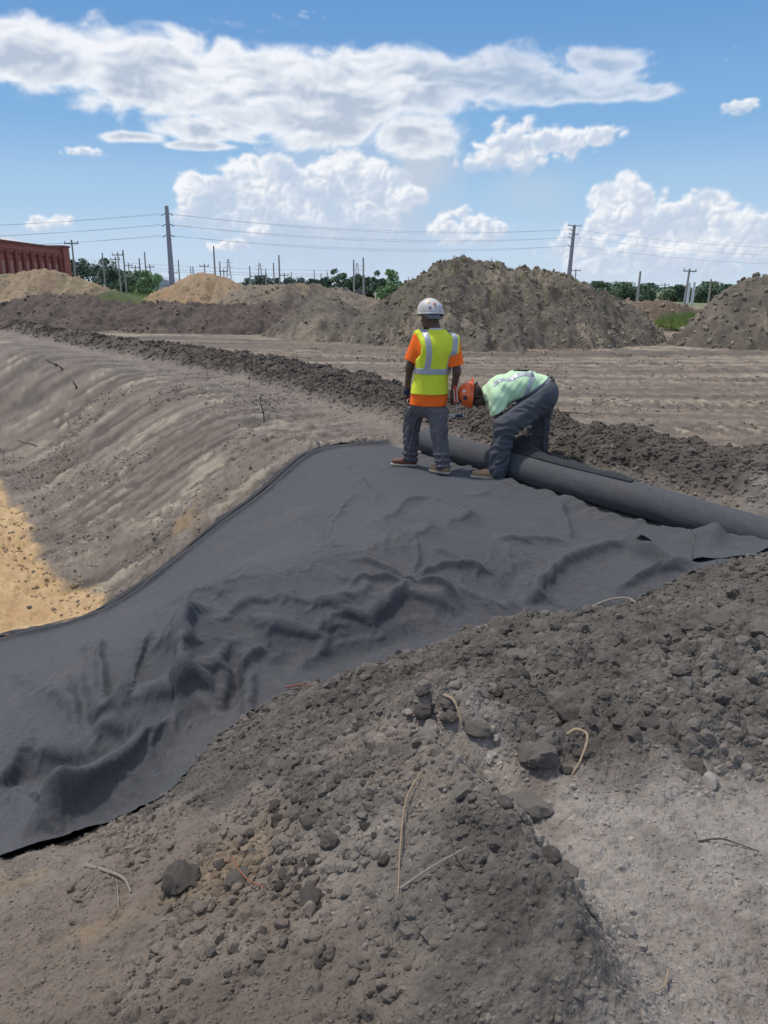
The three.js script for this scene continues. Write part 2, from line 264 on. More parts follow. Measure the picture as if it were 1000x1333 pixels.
    bc = mix3(bc, COL.pale, face * 0.6 * smooth(0.25, 0.3, q1) * smooth(-0.1, 0.1, noise(u0 * 1.1 + 2, v * 0.6) + 0.3 * n2)); bc = mix3(bc, COL.dry, 0.5 * F(0.08) * smooth(0.1, 0.5, noise(vv * 13 + 3, uc * 0.9)));
    bc = mix3(bc, COL.dark, 0.6 * F(0.07) * smooth(0.1, 0.45, noise(vv * 14 + 7, uc * 1.1 + n2))); bc = mix3(bc, COL.brown, 0.35 * smooth(0, 0.5, noise(u0 * 0.8 + 21, v * 0.8))); bc = mix3(bc, COL.mid, 0.7 * rough * smooth(-0.2, 0.4, n2));
    bc = mix3(bc, COL.ochre, 0.8 * smooth(0.2, 0.6, noise(u0 * 1.3 + 11, v * 0.9 + 3) + 0.4 * n2 - 0.15) * smooth(-3.3, -2.4, uc) * smooth(-10.6, -9.2, v));
    c = mix3(c, bc, cutB);
  }
  // sand in the ditch floor
  const sandAt = sandEdge(v), sand = smooth(sandAt - 0.11, sandAt + 0.09, uc + 0.14 * n1 + 0.1 * n2 + 0.03 * n3 - 0.05) * smooth(-6.5, -7.2, v) * open;
  if (sand > 0) {
    h += sand * (0.03 * n2 + 0.012 * n3 - 0.03 + lump(0.09, 8, 0.3) * 0.25);
    c = mix3(c, mix3(COL.sand2, COL.sand, clamp(0.55 + 0.5 * n2 + 0.4 * n1)), sand);
    const pr = smooth(-1.25, -1.35, uc) * smooth(-1.6, -1.5, uc) * Math.max(0, Math.sin(v * 26)); h += sand * 0.02 * pr;
  }
  // windrow of dark spoil along the crest
  const wc = uc + 6.95 + 0.18 * noise(v * 0.5, 3) + 0.1 * noise(v * 1.6, 9), wh = 0.34 + 0.1 * noise(v * 0.7, 1) + 0.06 * noise(v * 2.2, 5);
  const W = Math.exp(-((wc / 0.66) ** 2)) * smooth(-2.0, -3.4, v) + 0; zone.windrow = W;
  if (W > 0.01) {
    const m = smooth(0.06, 0.4, W + 0.12 * n2);
    h += W * wh + m * (lump(0.36, 10, 0.8) * 0.3 + lump(0.17, 11, 0.8) * 0.32 + lump(0.08, 12, 0.8) * 0.35 + lump(0.04, 13, 0.8) * 0.4 + 0.03 * n2);
    c = mix3(c, mix3(COL.wet, COL.dark, clamp(0.55 + 0.6 * n2 + 0.25 * n3)), m * 0.92);
  }
  // loose heap in the foreground
  const edge = 0.1 * n1 + 0.08 * n2 + 0.05 * noise(x * 7, z * 7) + 0.03 * n3, foot = heapFoot(u0);
  const H = smooth(-0.62, -1.05, u0 + 1.4 * edge + 0.14 * (v + 2)) * smooth(-0.15, 0.19, (foot - v - edge) / Math.sqrt(1 + ((heapFoot(u0 + 0.02) - heapFoot(u0 - 0.02)) / 0.04) ** 2)) * smooth(-6.6, -5.6, u0) * smooth(-4.5, -3.9, v); zone.heap = H * open;
  if (dist < 9 && H > 0.005 && open > 0.01) {
    const rd = u0 + 1.50 - (v + 2.04) * 0.287 + 0.06 * n2 + 0.05 * n1, ridge = Math.exp(-((rd / (rd > 0 ? 0.36 : 0.15)) ** 2)) * smooth(-2.6, -2.05, v) * smooth(-0.55, -1.1, v), crest = Math.exp(-((rd / 0.12) ** 2)) * ridge, flank = ridge * smooth(0.06, 0.2, rd), loose = smooth(-1.35, -1.75, u0 + 0.3 * n1) * smooth(foot, foot - 0.3, v) + 0.45 * smooth(-2.4, -2.9, v), L = clamp(0.3 + loose + 0.8 * crest - 0.3 * flank * smooth(-0.3, 0.3, n1 + n2));
    h += open * H * mix(0.2, 1, smooth(0.02, 0.5, v - clothRight(u0))) * (0.06 + 0.19 * ridge - 0.05 * smooth(0.15, 0.6, noise(u0 * 3.1 + 2, v * 3.1)) * flank + 0.05 * n1 + 0.03 * n2 + L * (lump(0.21, 20, 0.5) * 0.22 + lump(0.115, 21, 0.75) * 0.26 + lump(0.06, 22, 0.85) * 0.36 + lump(0.031, 23, 0.9) * 0.45) + lump(0.016, 24, 0.85) * 0.6 * mix(0.5, 1, L) + F(0.02) * (0.0035 * noise(x * 43, z * 43) + 0.0028 * noise(x * 95, z * 95)) + F(0.05) * 0.006 * noise(x * 17, z * 17));
    c = mix3(c, mix3(COL.heapD, COL.heapL, clamp(0.5 + 0.4 * n2 + 0.3 * n3 + 0.25 * n4)), H * 0.95);
    c = mix3(c, COL.mid, 0.6 * H * (1 - clamp(loose)) * smooth(-0.3, 0.5, n1 + 0.4 * n2)); c = mix3(c, COL.dry, 0.45 * flank * smooth(-0.2, 0.4, n2 + n1));
  }
  // packed ground about the heap, with prints of tracks
  if (dist < 9 && open > 0.01) {
    const flat = (1 - H) * smooth(-4.4, -3.6, v);
    if (flat > 0) {
      const lf = smooth(-1.0, -0.7, u0);
      h += flat * open * (0.022 * n1 + 0.012 * n2 + 0.004 * n3 + 0.0018 * n4 + lump(0.05, 30, 0.12) * 0.35 + lump(0.022, 31, 0.25) * 0.4 + lump(0.011, 32, 0.35) * 0.4 + 0.003 * noise(x * 24, z * 24) + 0.0022 * noise(x * 60, z * 60) + 0.0016 * noise(x * 130, z * 130));
      const pa = x * 0.92 + z * 0.38, pb = -x * 0.38 + z * 0.92, track = lf * smooth(0.05, 0.3, noise(pa * 2.2 + 5, pb * 0.35 + 2) + 0.1);
      h += open * flat * track * 0.006 * Math.sin(pb * 62 + 2.5 * n2 + n3) * F(0.05);
      const rt = (1 - lf) * smooth(0, 0.4, noise(pa * 0.8 + 15, pb * 2.6));
      h += open * flat * rt * (0.012 + 0.004 * n3);
      let pc = mix3(COL.mid, mix3(rgb(164, 156, 147), COL.dry, 0.25 + 0.75 * lf), clamp(mix(0.85, 0.45, lf) + 0.35 * n1 + 0.25 * n2 + 0.16 * n3 + 0.14 * n4)); pc = mix3(pc, COL.dark, 0.35 * smooth(0.1, 0.6, fbm(x * 5 + 3, z * 5, 4)));
      pc = mix3(pc, COL.brown, lf * 0.75 * smooth(-0.4, 0.4, n1 + 0.4 * n2)); const slab = lf * smooth(-1.60, -1.53, v + 0.3 * (u0 + 0.5) + 0.03 * n2 + 0.02 * n3); pc = mix3(pc, COL.dark, 0.55 * slab); pc = mix3(pc, COL.ochre, (1 - slab) * lf * 0.35 * smooth(0.25, 0.6, noise(x * 1.7 + 3, z * 1.7) + 0.3 * n2));
      c = mix3(c, pc, flat);
    }
  }
  // grass starts beyond the stockpiles
  if (dist > 45) c = mix3(c, rgb(132, 138, 98), smooth(62, 90, dist + 8 * n1) * 0.8);
  h -= 0.045 * cov + 0.13 * smooth(0.03, 0.28, Math.min(clothRight(u0) - v, v - clothLeft(u0), u0 + 5.1, 1.5 - u0));
  h += open * 0.004 * n3;
  const g = 1 + 0.10 * n3 + 0.08 * n4 + (dist > 3 ? 0.12 * F(0.05) * noise(x * 23, z * 23) : 0); c = [c[0] * g, c[1] * g, c[2] * g];
  out[0] = h; out[1] = c[0]; out[2] = c[1]; out[3] = c[2];
  return out;
}
function grain(size, seed, build) { const d = new Uint8Array(size * size * 4), r = mulberry(seed); for (let y = 0; y < size; y++) for (let x = 0; x < size; x++) { const v = clamp(build(x, y, r)) * 255, i = (y * size + x) * 4; d[i] = d[i + 1] = d[i + 2] = v; d[i + 3] = 255; } const t = new THREE.DataTexture(d, size, size); t.wrapS = t.wrapT = THREE.RepeatWrapping; t.magFilter = THREE.LinearFilter; t.minFilter = THREE.LinearMipmapLinearFilter; t.generateMipmaps = true; t.needsUpdate = true; return t; }
const tileNoise = (x, y, n, k) => { const ix = Math.floor(x), iy = Math.floor(y), fx = x - ix, fy = y - iy, a = fx * fx * (3 - 2 * fx), b = fy * fy * (3 - 2 * fy), g = (i, j) => RV[hash(((i % n) + n) % n, ((j % n) + n) % n, k)]; return mix(mix(g(ix, iy), g(ix + 1, iy), a), mix(g(ix, iy + 1), g(ix + 1, iy + 1), a), b); };
const soilGrain = grain(512, 5, (x, y, r) => 0.25 * tileNoise(x / 16, y / 16, 32, 1) + 0.3 * tileNoise(x / 7.0137, y / 7.0137, 73, 2) + 0.25 * tileNoise(x / 4, y / 4, 128, 3) + 0.2 * r());
const soilSpeck = grain(512, 6, (x, y, r) => { const p = r(); return (p > 0.9985 ? 1 : 0.70 + 0.14 * tileNoise(x / 9.14285, y / 9.14285, 56, 4) + 0.1 * r()); });
soilGrain.repeat.set(2.2, 2.2); soilSpeck.repeat.set(1.37, 1.37);
const soilMat = new THREE.MeshStandardMaterial({ vertexColors: true, roughness: 0.97, map: soilSpeck, bumpMap: soilGrain, bumpScale: 0.009 });

{ // one sheet of ground out to the horizon, finer where it is near; windrow and heap are cut out of it as things of their own
  const rows = [], cols = [];
  for (let k = 0; k <= 800; k++) { const py = 1440 - (1440 - 380) * k / 800, dep = 16.1 * Math.PI / 180 + Math.atan((py - 666.5) / 1000); rows.push(1.66 / Math.tan(dep)); }
  rows.push(1200, 1800, 2600); rows.unshift(0.6, 0.05);
  rows.sort((a, b) => a - b);
  const A = 36 * Math.PI / 180, N = 900; for (let i = 0; i <= N; i++) cols.push(-A + 2 * A * i / N);
  const R = rows.length, cell0 = 2 * A / N, out = [0, 0, 0, 0];
  const sheet = (cols, rows, split) => {
    const C = cols.length, R = rows.length, P = new Float32Array(R * C * 3), K = new Float32Array(R * C * 3), T = new Float32Array(R * C * 2), Z = new Uint8Array(R * C);
    for (let j = 0; j < R; j++) for (let i = 0; i < C; i++) {
      const x = Math.sin(cols[i]) * rows[j], z = -Math.cos(cols[i]) * rows[j], k = j * C + i;
      const cell = split ? Math.max(0.003, rows[j] * cell0 * (rows[j] > 8 ? 1.15 : 1)) : 0.6 + rows[j] * 0.08;
      soil(x, z, cell, out);
      P.set([x, out[0], z], k * 3); K.set(out.slice(1), k * 3); T[k * 2] = x; T[k * 2 + 1] = z;
      Z[k] = zone.windrow > 0.28 ? 1 : zone.heap > 0.45 && rows[j] > 1.0 && rows[j] < 7 ? 2 : 0;
    }
    const idx = [[], [], []];
    for (let j = 0; j < R - 1; j++) for (let i = 0; i < C - 1; i++) { const a = j * C + i, b = a + 1, c = a + C, d = c + 1, s = split ? Z[a] : 0; idx[s].push(a, b, c, b, d, c); }
    return idx.map((list) => {
      if (!list.length) return null;
      const map = new Int32Array(R * C).fill(-1), I = new Uint32Array(list.length); let n = 0;
      for (let q = 0; q < list.length; q++) { if (map[list[q]] < 0) map[list[q]] = n++; I[q] = map[list[q]]; }
      const p = new Float32Array(n * 3), kk = new Float32Array(n * 3), t = new Float32Array(n * 2), nn = new Float32Array(n * 3);
      for (let q = 0; q < R * C; q++) if (map[q] >= 0) { const m = map[q]; for (let e = 0; e < 3; e++) { p[m * 3 + e] = P[q * 3 + e]; kk[m * 3 + e] = K[q * 3 + e]; } t[m * 2] = T[q * 2]; t[m * 2 + 1] = T[q * 2 + 1];
        const i = q % C, j = (q - i) / C, l = Math.max(0, i - 1), r = Math.min(C - 1, i + 1), dn = Math.max(0, j - 1), up = Math.min(R - 1, j + 1), at = (ii, jj, e) => P[(jj * C + ii) * 3 + e];
        const ax = at(r, j, 0) - at(l, j, 0), ay = at(r, j, 1) - at(l, j, 1), az = at(r, j, 2) - at(l, j, 2), bx = at(i, up, 0) - at(i, dn, 0), by = at(i, up, 1) - at(i, dn, 1), bz = at(i, up, 2) - at(i, dn, 2);
        let x = ay * bz - az * by, y = az * bx - ax * bz, z = ax * by - ay * bx; const L = Math.hypot(x, y, z) * (y < 0 ? -1 : 1) || 1; nn.set([x / L, y / L, z / L], m * 3); }
      const g = new THREE.BufferGeometry(); g.setAttribute('position', new THREE.BufferAttribute(p, 3)); g.setAttribute('normal', new THREE.BufferAttribute(nn, 3)); g.setAttribute('color', new THREE.BufferAttribute(kk, 3)); g.setAttribute('uv', new THREE.BufferAttribute(t, 2)); g.setIndex(new THREE.BufferAttribute(I, 1)); return g;
    });
  };
  const [g0, g1, g2] = sheet(cols, rows, true);
  tag(mesh('ground', g0, soilMat), null, null, null, 'structure');
  tag(mesh('soil_windrow', g1, soilMat), 'long low ridge of dark loose spoil between the haul road and the ditch crest', 'dirt ridge');
  tag(mesh('soil_heap', g2, soilMat), 'heap of loose grey-brown soil and lumps in front of the black cloth', 'dirt heap');
  const rest = []; for (let i = 0; i <= 72; i++) rest.push(A + (2 * Math.PI - 2 * A) * i / 72);
  tag(mesh('ground', sheet(rest, rows.filter((r, j) => j % 8 === 0 || j < 2 || j > rows.length - 3), false)[0], soilMat), null, null, null, 'structure');
}

// ------------------------------------------------------------------ the black cloth laid over the bank, and the roll it comes off
// folds of the cloth: [points (u, v), height, width on the near side, width on the far side]
const FOLDS = [
[[[-4.44, -5.19], [-3.55, -5.02], [-2.99, -4.84], [-2.55, -4.79], [-2.11, -4.78], [-1.73, -4.86], [-1.50, -4.82]], 0.045, 0.2, 0.5],
  [[[-1.71, -4.93], [-1.49, -4.70], [-1.30, -4.48], [-1.20, -4.33], [-1.17, -4.20]], 0.02, 0.06, 0.1],
  [[[-1.52, -4.84], [-1.30, -4.48], [-1.19, -4.21], [-1.07, -4.06], [-0.92, -3.94], [-0.73, -3.77], [-0.37, -3.45], [-0.06, -3.52]], 0.16, 0.1, 0.32],
  [[[-1.24, -4.11], [-0.92, -4.02], [-0.66, -4.05], [-0.33, -4.24], [-0.14, -4.40]], -0.08, 0.16, 0.16],
  [[[-1.08, -4.24], [-0.88, -4.18], [-0.62, -4.25], [-0.31, -4.46], [-0.16, -4.61]], 0.03, 0.08, 0.14],
  [[[-1.28, -5.10], [-1.03, -4.66], [-0.84, -4.36], [-0.68, -4.11]], 0.07, 0.06, 0.09],
  [[[-1.21, -5.20], [-0.95, -4.65], [-0.78, -4.32]], -0.03, 0.06, 0.06],
  [[[-1.04, -6.20], [-0.77, -4.69], [-0.66, -4.16]], 0.045, 0.03, 0.05],
  [[[-1.00, -6.63], [-0.72, -4.78], [-0.65, -4.19]], 0.03, 0.03, 0.05],
  [[[-0.70, -5.12], [-0.66, -4.52], [-0.65, -4.17]], -0.03, 0.05, 0.05],
  [[[-1.59, -4.27], [-1.82, -4.27], [-1.96, -4.17], [-2.23, -4.18], [-2.46, -4.14], [-2.73, -4.21], [-2.93, -4.11], [-3.07, -3.92]], 0.055, 0.1, 0.3],
  [[[-1.58, -4.09], [-1.89, -3.97], [-2.16, -3.97], [-2.43, -3.93], [-2.70, -3.92], [-2.92, -3.75]], -0.03, 0.11, 0.11],
  [[[-2.92, -4.36], [-2.82, -4.56], [-2.63, -4.74]], 0.025, 0.025, 0.03],
  [[[-2.90, -4.34], [-2.65, -4.39], [-2.35, -4.42]], 0.02, 0.025, 0.03],
  [[[-2.92, -4.33], [-3.09, -4.18], [-3.20, -3.93]], 0.03, 0.025, 0.035],
  [[[-2.94, -4.35], [-3.18, -4.38], [-3.55, -4.29]], 0.025, 0.025, 0.035],
  [[[-2.93, -4.36], [-3.10, -4.52], [-3.28, -4.84]], 0.02, 0.025, 0.03],
  [[[-2.91, -4.34], [-2.72, -4.19], [-2.54, -4.06]], 0.025, 0.025, 0.03],
  [[[-2.90, -4.34], [-2.94, -4.35]], -0.035, 0.06, 0.06],
  [[[-3.03, -4.94], [-3.41, -5.42], [-3.81, -5.75], [-4.03, -5.69], [-4.03, -5.31], [-3.88, -4.87]], 0.032, 0.07, 0.14],
  [[[-3.18, -4.97], [-3.56, -5.20], [-3.64, -4.96], [-3.54, -4.58]], -0.02, 0.1, 0.1],
  [[[-3.34, -4.71], [-3.40, -4.39], [-3.69, -4.19]], 0.03, 0.06, 0.08],
  [[[-3.64, -3.76], [-3.73, -3.94], [-4.00, -4.04], [-4.40, -4.08], [-4.85, -4.01]], 0.05, 0.08, 0.14],
  [[[-3.59, -3.82], [-3.64, -4.06], [-3.91, -4.17], [-4.24, -4.18]], -0.03, 0.1, 0.1],
  [[[-3.95, -4.69], [-4.22, -4.52], [-4.53, -4.22]], 0.03, 0.06, 0.09],
  [[[-5.10, -5.13], [-4.74, -4.62], [-4.47, -4.29]], 0.025, 0.03, 0.05],
  [[[-4.12, -3.54], [-4.36, -3.41], [-4.41, -3.33], [-4.52, -3.05]], 0.075, 0.045, 0.06],
  [[[-3.53, -3.66], [-3.99, -3.45], [-4.21, -3.19]], -0.04, 0.06, 0.06],
  [[[-3.85, -6.67], [-3.31, -6.19], [-2.81, -5.46], [-2.56, -4.90]], 0.024, 0.08, 0.14],
  [[[-3.30, -6.79], [-2.78, -5.62], [-2.65, -4.96]], -0.03, 0.12, 0.12],
  [[[-0.80, -7.57], [-0.60, -4.98], [-0.59, -4.37]], 0.02, 0.07, 0.1],
  [[[-0.32, -6.70], [-0.50, -5.17], [-0.63, -4.52]], 0.025, 0.08, 0.12],
  [[[-1.52, -4.31], [-1.44, -4.03], [-1.29, -3.81]], -0.045, 0.05, 0.06],
  [[[-1.69, -4.16], [-1.55, -4.11], [-1.45, -4.04]], 0.035, 0.03, 0.04],
  [[[-1.54, -4.02], [-1.45, -3.85], [-1.35, -3.69]], 0.03, 0.05, 0.06],
  [[[-1.74, -3.89], [-1.97, -4.02], [-2.10, -4.07]], 0.02, 0.05, 0.06],
  [[[-4.48, -5.81], [-4.82, -5.30], [-4.89, -4.76]], 0.018, 0.1, 0.14],
  [[[-4.19, -7.62], [-3.74, -6.25], [-3.53, -5.71]], 0.02, 0.06, 0.09],
  [[[-4.35, -6.16], [-4.45, -5.65], [-4.88, -5.60]], 0.012, 0.04, 0.05],
  [[[-4.76, -3.94], [-4.67, -3.57], [-4.51, -3.10]], 0.04, 0.05, 0.07],
  [[[-4.82, -4.41], [-4.71, -3.82], [-4.61, -3.39]], 0.03, 0.04, 0.05],
  [[[-3.23, -4.25], [-3.35, -3.95], [-3.58, -3.71]], 0.03, 0.07, 0.1],
  [[[-1.95, -4.55], [-2.07, -4.33], [-2.28, -4.29], [-2.66, -4.30]], 0.03, 0.08, 0.12],
  [[[-2.34, -4.75], [-2.54, -4.41], [-2.89, -4.35]], 0.02, 0.05, 0.07],
  [[[-1.47, -4.47], [-1.71, -4.53], [-2.01, -4.45]], 0.03, 0.06, 0.09],
  [[[-0.20, -3.86], [-0.40, -3.97], [-0.59, -3.89]], 0.02, 0.05, 0.07],
];
const foldLines = FOLDS.map(([pts, a, w1, w2]) => {
  const c = new THREE.CatmullRomCurve3(pts.map(([u, v]) => new THREE.Vector3(u, v, 0)), false, 'centripetal'), q = c.getPoints(pts.length * 6), r = Math.max(w1, w2) * 2.6;
  return { q, a, w1, w2, lo: [Math.min(...q.map((p) => p.x)) - r, Math.min(...q.map((p) => p.y)) - r], hi: [Math.max(...q.map((p) => p.x)) + r, Math.max(...q.map((p) => p.y)) + r], flat: Math.max(w1, w2) > 0.1 ? 0.12 : 0.3 };
});
function foldHeight(u0, v0) {
  const u = u0 + 0.045 * noise(u0 * 2.1, v0 * 2.1) + 0.015 * noise(u0 * 6.3, v0 * 6.3), v = v0 + 0.045 * noise(u0 * 2.1 + 40, v0 * 2.1) + 0.015 * noise(u0 * 6.3, v0 * 6.3 + 30);
  let h = 0;
  for (const f of foldLines) {
    if (u < f.lo[0] || v < f.lo[1] || u > f.hi[0] || v > f.hi[1]) continue;
    let best = 1e9, at = 0, side = 1;
    const n = f.q.length - 1;
    for (let i = 0; i < n; i++) {
      const A = f.q[i], B = f.q[i + 1], dx = B.x - A.x, dy = B.y - A.y, t = clamp(((u - A.x) * dx + (v - A.y) * dy) / (dx * dx + dy * dy)), ex = u - A.x - t * dx, ey = v - A.y - t * dy, d = ex * ex + ey * ey;
      if (d < best) { best = d; at = (i + t) / n; side = ey + 0.4 * ex; }
    }
    const dist = Math.sqrt(best), w = mix(f.w2, f.w1, smooth(-0.8, 0.8, side / (dist + 1e-4))), d = dist / w;
    if (d > 2.6) continue;
    const ends = smooth(0, f.flat, at) * smooth(1, 1 - f.flat, at) * (1 + 0.25 * noise(at * 5, f.a * 90));
    h += f.a * ends * Math.exp(-Math.pow(d, 1.7));
  }
  return h;
}
function clothWrinkle(u, v) {                       // slack and small creases
  const wide = 0.016 * noise(u * 1.1 + 3, v * 1.3) + 0.012 * noise(u * 2.3 - v * 0.8, v * 1.1 + u * 0.5 + 7);
  const a = u * 0.8 + v * 0.6, b = -u * 0.6 + v * 0.8, m = smooth(-0.2, 0.5, noise(u * 0.9 + 12, v * 0.9));
  const crease = 0.011 * m * (1 - Math.abs(noise(a * 1.4 + 2, b * 4.2 + 0.6 * noise(a * 2, b * 2)))) + 0.008 * (1 - m) * (1 - Math.abs(noise(a * 3.8 + 9, b * 1.5)));
  return wide + crease + 0.003 * noise(u * 9, v * 9) + 0.0012 * noise(u * 23, v * 23);
}
const ROLL_R = 0.155, ROLL_U = -5.40;
function clothTop(u, v) {
  const x = toX(u, v), z = toZ(u, v), eR = clothRight(u) - v, eL = v - clothLeft(u), eS = u + 5.1;
  let f = foldHeight(u, v); 
  let h = land(x, z) + 0.016 + 1.9 * f + 1.0 * clothWrinkle(u, v) * smooth(-0.02, 0.25, Math.min(eR, eL));
  // lifted and folded borders
  h += 0.02 * Math.exp(-(((eR - 0.10) / 0.07) ** 2)) * smooth(-0.1, 0.5, noise(u * 2.4, 4.2)) + 0.012 * smooth(0.06, 0, eR) * (1 + noise(u * 5, 2));
  h += (0.055 + 0.025 * noise(u * 1.7, 8)) * Math.exp(-(((eL - 0.20) / 0.05) ** 2)) - 0.004 * smooth(0.12, 0, eL);
  if (eS < 0.4) h += smooth(0.22, 0.0, eS) * (0.03 + 0.028 * noise(v * 4.2, 1.3) + 0.018 * noise(v * 10.5, 6)) * smooth(-8.0, -6.4, v) + 0.05 * smooth(0.3, 0, eS) * smooth(-4.2, -3.4, v);
  return h;
}
const feltGrain = grain(512, 9, (x, y, r) => 0.5 * tileNoise(x / 4, y / 4, 128, 5) + 0.3 * tileNoise(x / 16, y / 8, 32, 6) * 1 + 0.35 * r() - 0.1);
const feltTone = grain(512, 10, (x, y, r) => 0.72 + 0.12 * (tileNoise(x / 32, y / 32, 16, 7) - 0.5) + 0.2 * (tileNoise(x / 8, y / 8, 64, 8) - 0.5) + 0.3 * (r() - 0.5) + (r() > 0.995 ? 0.25 : 0));
feltGrain.repeat.set(2.5, 2.5); feltTone.repeat.set(1.7, 1.7);
const clothMat = new THREE.MeshPhysicalMaterial({ vertexColors: true, color: 0xffffff, map: feltTone, roughness: 0.82, bumpMap: feltGrain, bumpScale: 0.004, sheen: 0.35, sheenRoughness: 0.55, sheenColor: new THREE.Color(0.44, 0.46, 0.50), side: THREE.DoubleSide });
function gridMesh(nu, nv, at, tint, uvScale = 1) {  // a sheet from a function of (0..1, 0..1)
  const P = new Float32Array((nu + 1) * (nv + 1) * 3), K = new Float32Array(P.length), T = new Float32Array((nu + 1) * (nv + 1) * 2), I = new Uint32Array(nu * nv * 6); let q = 0;
  for (let j = 0; j <= nv; j++) for (let i = 0; i <= nu; i++) { const k = j * (nu + 1) + i, p = at(i / nu, j / nv); P.set(p.slice(0, 3), k * 3); K.set(tint(i / nu, j / nv, p), k * 3); T[k * 2] = p[3] * uvScale; T[k * 2 + 1] = p[4] * uvScale; }
  for (let j = 0; j < nv; j++) for (let i = 0; i < nu; i++) { const a = j * (nu + 1) + i, b = a + 1, c = a + nu + 1, d = c + 1; I.set([a, b, c, b, d, c], q); q += 6; }
  const g = new THREE.BufferGeometry(); g.setAttribute('position', new THREE.BufferAttribute(P, 3)); g.setAttribute('color', new THREE.BufferAttribute(K, 3)); g.setAttribute('uv', new THREE.BufferAttribute(T, 2)); g.setIndex(new THREE.BufferAttribute(I, 1)); g.computeVertexNormals(); return g;
}
const feltBase = [0.096, 0.098, 0.107], dust = [0.17, 0.145, 0.125];
{
  // the cloth settles: points on a grid, held at their distances with some slack, pulled down onto the soil
  const NU = 300, NV = 250, W = NU + 1, Hn = NV + 1, n = W * Hn;
  const X = new Float32Array(n), Y = new Float32Array(n), Z = new Float32Array(n), OX = new Float32Array(n), OY = new Float32Array(n), OZ = new Float32Array(n), PU = new Float32Array(n), PV = new Float32Array(n), GY0 = new Float32Array(n), GXs = new Float32Array(n), GZs = new Float32Array(n), HX = new Float32Array(n), HZ = new Float32Array(n), fixed = new Uint8Array(n);
  for (let j = 0; j < Hn; j++) for (let i = 0; i < W; i++) {
    const k = j * W + i, s = i / NU, t = j / NV; let u = mix(-5.1, 1.15, s); const ragged = 0.02 * noise(u * 3, 1) + 0.012 * noise(u * 8, 3), v = mix(clothLeft(u), clothRight(u) + ragged, t);
    if (s < 0.03) u -= (1 - s / 0.03) * (0.09 + 0.05 * noise(v * 2.2, 7) + 0.03 * noise(v * 7, 2));
    const x = toX(u, v), z = toZ(u, v), e = 0.03;
    PU[k] = u; PV[k] = v; X[k] = HX[k] = x; Z[k] = HZ[k] = z; Y[k] = clothTop(u, v);
    const g = land(x, z); GXs[k] = (land(x + e, z) - g) / e; GZs[k] = (land(x, z + e) - g) / e; GY0[k] = Math.max(Math.min(g + 0.012, Y[k] - 0.004), g - 0.1) + 0.78 * Math.max(0, Y[k] - g - 0.025);
    fixed[k] = i < 2 || i === W - 1 ? 1 : 0;
  }
  OX.set(X); OY.set(Y); OZ.set(Z);
  const CA = [], CB = [], CL = [], CS = [];
  const link = (a, b, stiff, slack) => { CA.push(a); CB.push(b); CL.push(Math.hypot(X[a] - X[b], Y[a] - Y[b], Z[a] - Z[b]) * slack); CS.push(stiff); };
  for (let j = 0; j < Hn; j++) for (let i = 0; i < W; i++) {
    const k = j * W + i, u = PU[k], v = PV[k], f = noise(u * 0.8 + 30, v * 0.8), near = smooth(-5.2, -4.2, v), loose = (0.006 + 0.022 * smooth(-0.2, 0.6, f) + 0.016 * near) * smooth(-5.0, -4.2, u), su = 1 + loose * (0.6 + 0.8 * near), sv = 1 + loose * (1.1 - 0.5 * near);
    if (i < W - 1) link(k, k + 1, 1, su); if (j < Hn - 1) link(k, k + W, 1, sv);
    if (i < W - 1 && j < Hn - 1) { link(k, k + W + 1, 0.6, (su + sv) / 2); link(k + 1, k + W, 0.6, (su + sv) / 2); }
    if (i < W - 3) link(k, k + 3, 0.22, 1 + (su - 1) * 0.75); if (j < Hn - 3) link(k, k + 3 * W, 0.22, 1 + (sv - 1) * 0.75);
    if (i < W - 6) link(k, k + 6, 0.05, 1); if (j < Hn - 6) link(k, k + 6 * W, 0.05, 1);
  }
  const nc = CA.length, order = new Uint32Array(nc); for (let i = 0; i < nc; i++) order[i] = i;
  { const r = mulberry(77); for (let i = nc - 1; i > 0; i--) { const j = Math.floor(r() * (i + 1)), t = order[i]; order[i] = order[j]; order[j] = t; } }
  const A = Uint32Array.from(order, (o) => CA[o]), B = Uint32Array.from(order, (o) => CB[o]), L = Float32Array.from(order, (o) => CL[o]), S = Float32Array.from(order, (o) => CS[o]);
  for (let step = 0; step < 46; step++) {
    const damp = 0.86;
    for (let k = 0; k < n; k++) { if (fixed[k]) continue; const x = X[k], y = Y[k], z = Z[k]; X[k] += (x - OX[k]) * damp; Y[k] += (y - OY[k]) * damp - 0.00035; Z[k] += (z - OZ[k]) * damp; OX[k] = x; OY[k] = y; OZ[k] = z; }
    for (let it = 0; it < 3; it++) {
      for (let q = 0; q < nc; q++) {
        const a = A[q], b = B[q], dx = X[b] - X[a], dy = Y[b] - Y[a], dz = Z[b] - Z[a], l = Math.sqrt(dx * dx + dy * dy + dz * dz) + 1e-9, wa = fixed[a] ? 0 : 1, wb = fixed[b] ? 0 : 1; if (wa + wb === 0) continue;
        const c = (l - L[q]) / l * S[q] * 0.9 / (wa + wb);
        X[a] += dx * c * wa; Y[a] += dy * c * wa; Z[a] += dz * c * wa; X[b] -= dx * c * wb; Y[b] -= dy * c * wb; Z[b] -= dz * c * wb;
      }
      for (let k = 0; k < n; k++) { const g = GY0[k] + (X[k] - HX[k]) * GXs[k] + (Z[k] - HZ[k]) * GZs[k]; if (Y[k] < g) { Y[k] = g; if (!fixed[k]) { X[k] = mix(X[k], OX[k], 0.6); Z[k] = mix(Z[k], OZ[k], 0.6); } } }
    }
  }
  const cub = (a, b, c, d, t) => b + 0.5 * t * (c - a + t * (2 * a - 5 * b + 4 * c - d + t * (3 * (b - c) + d - a)));
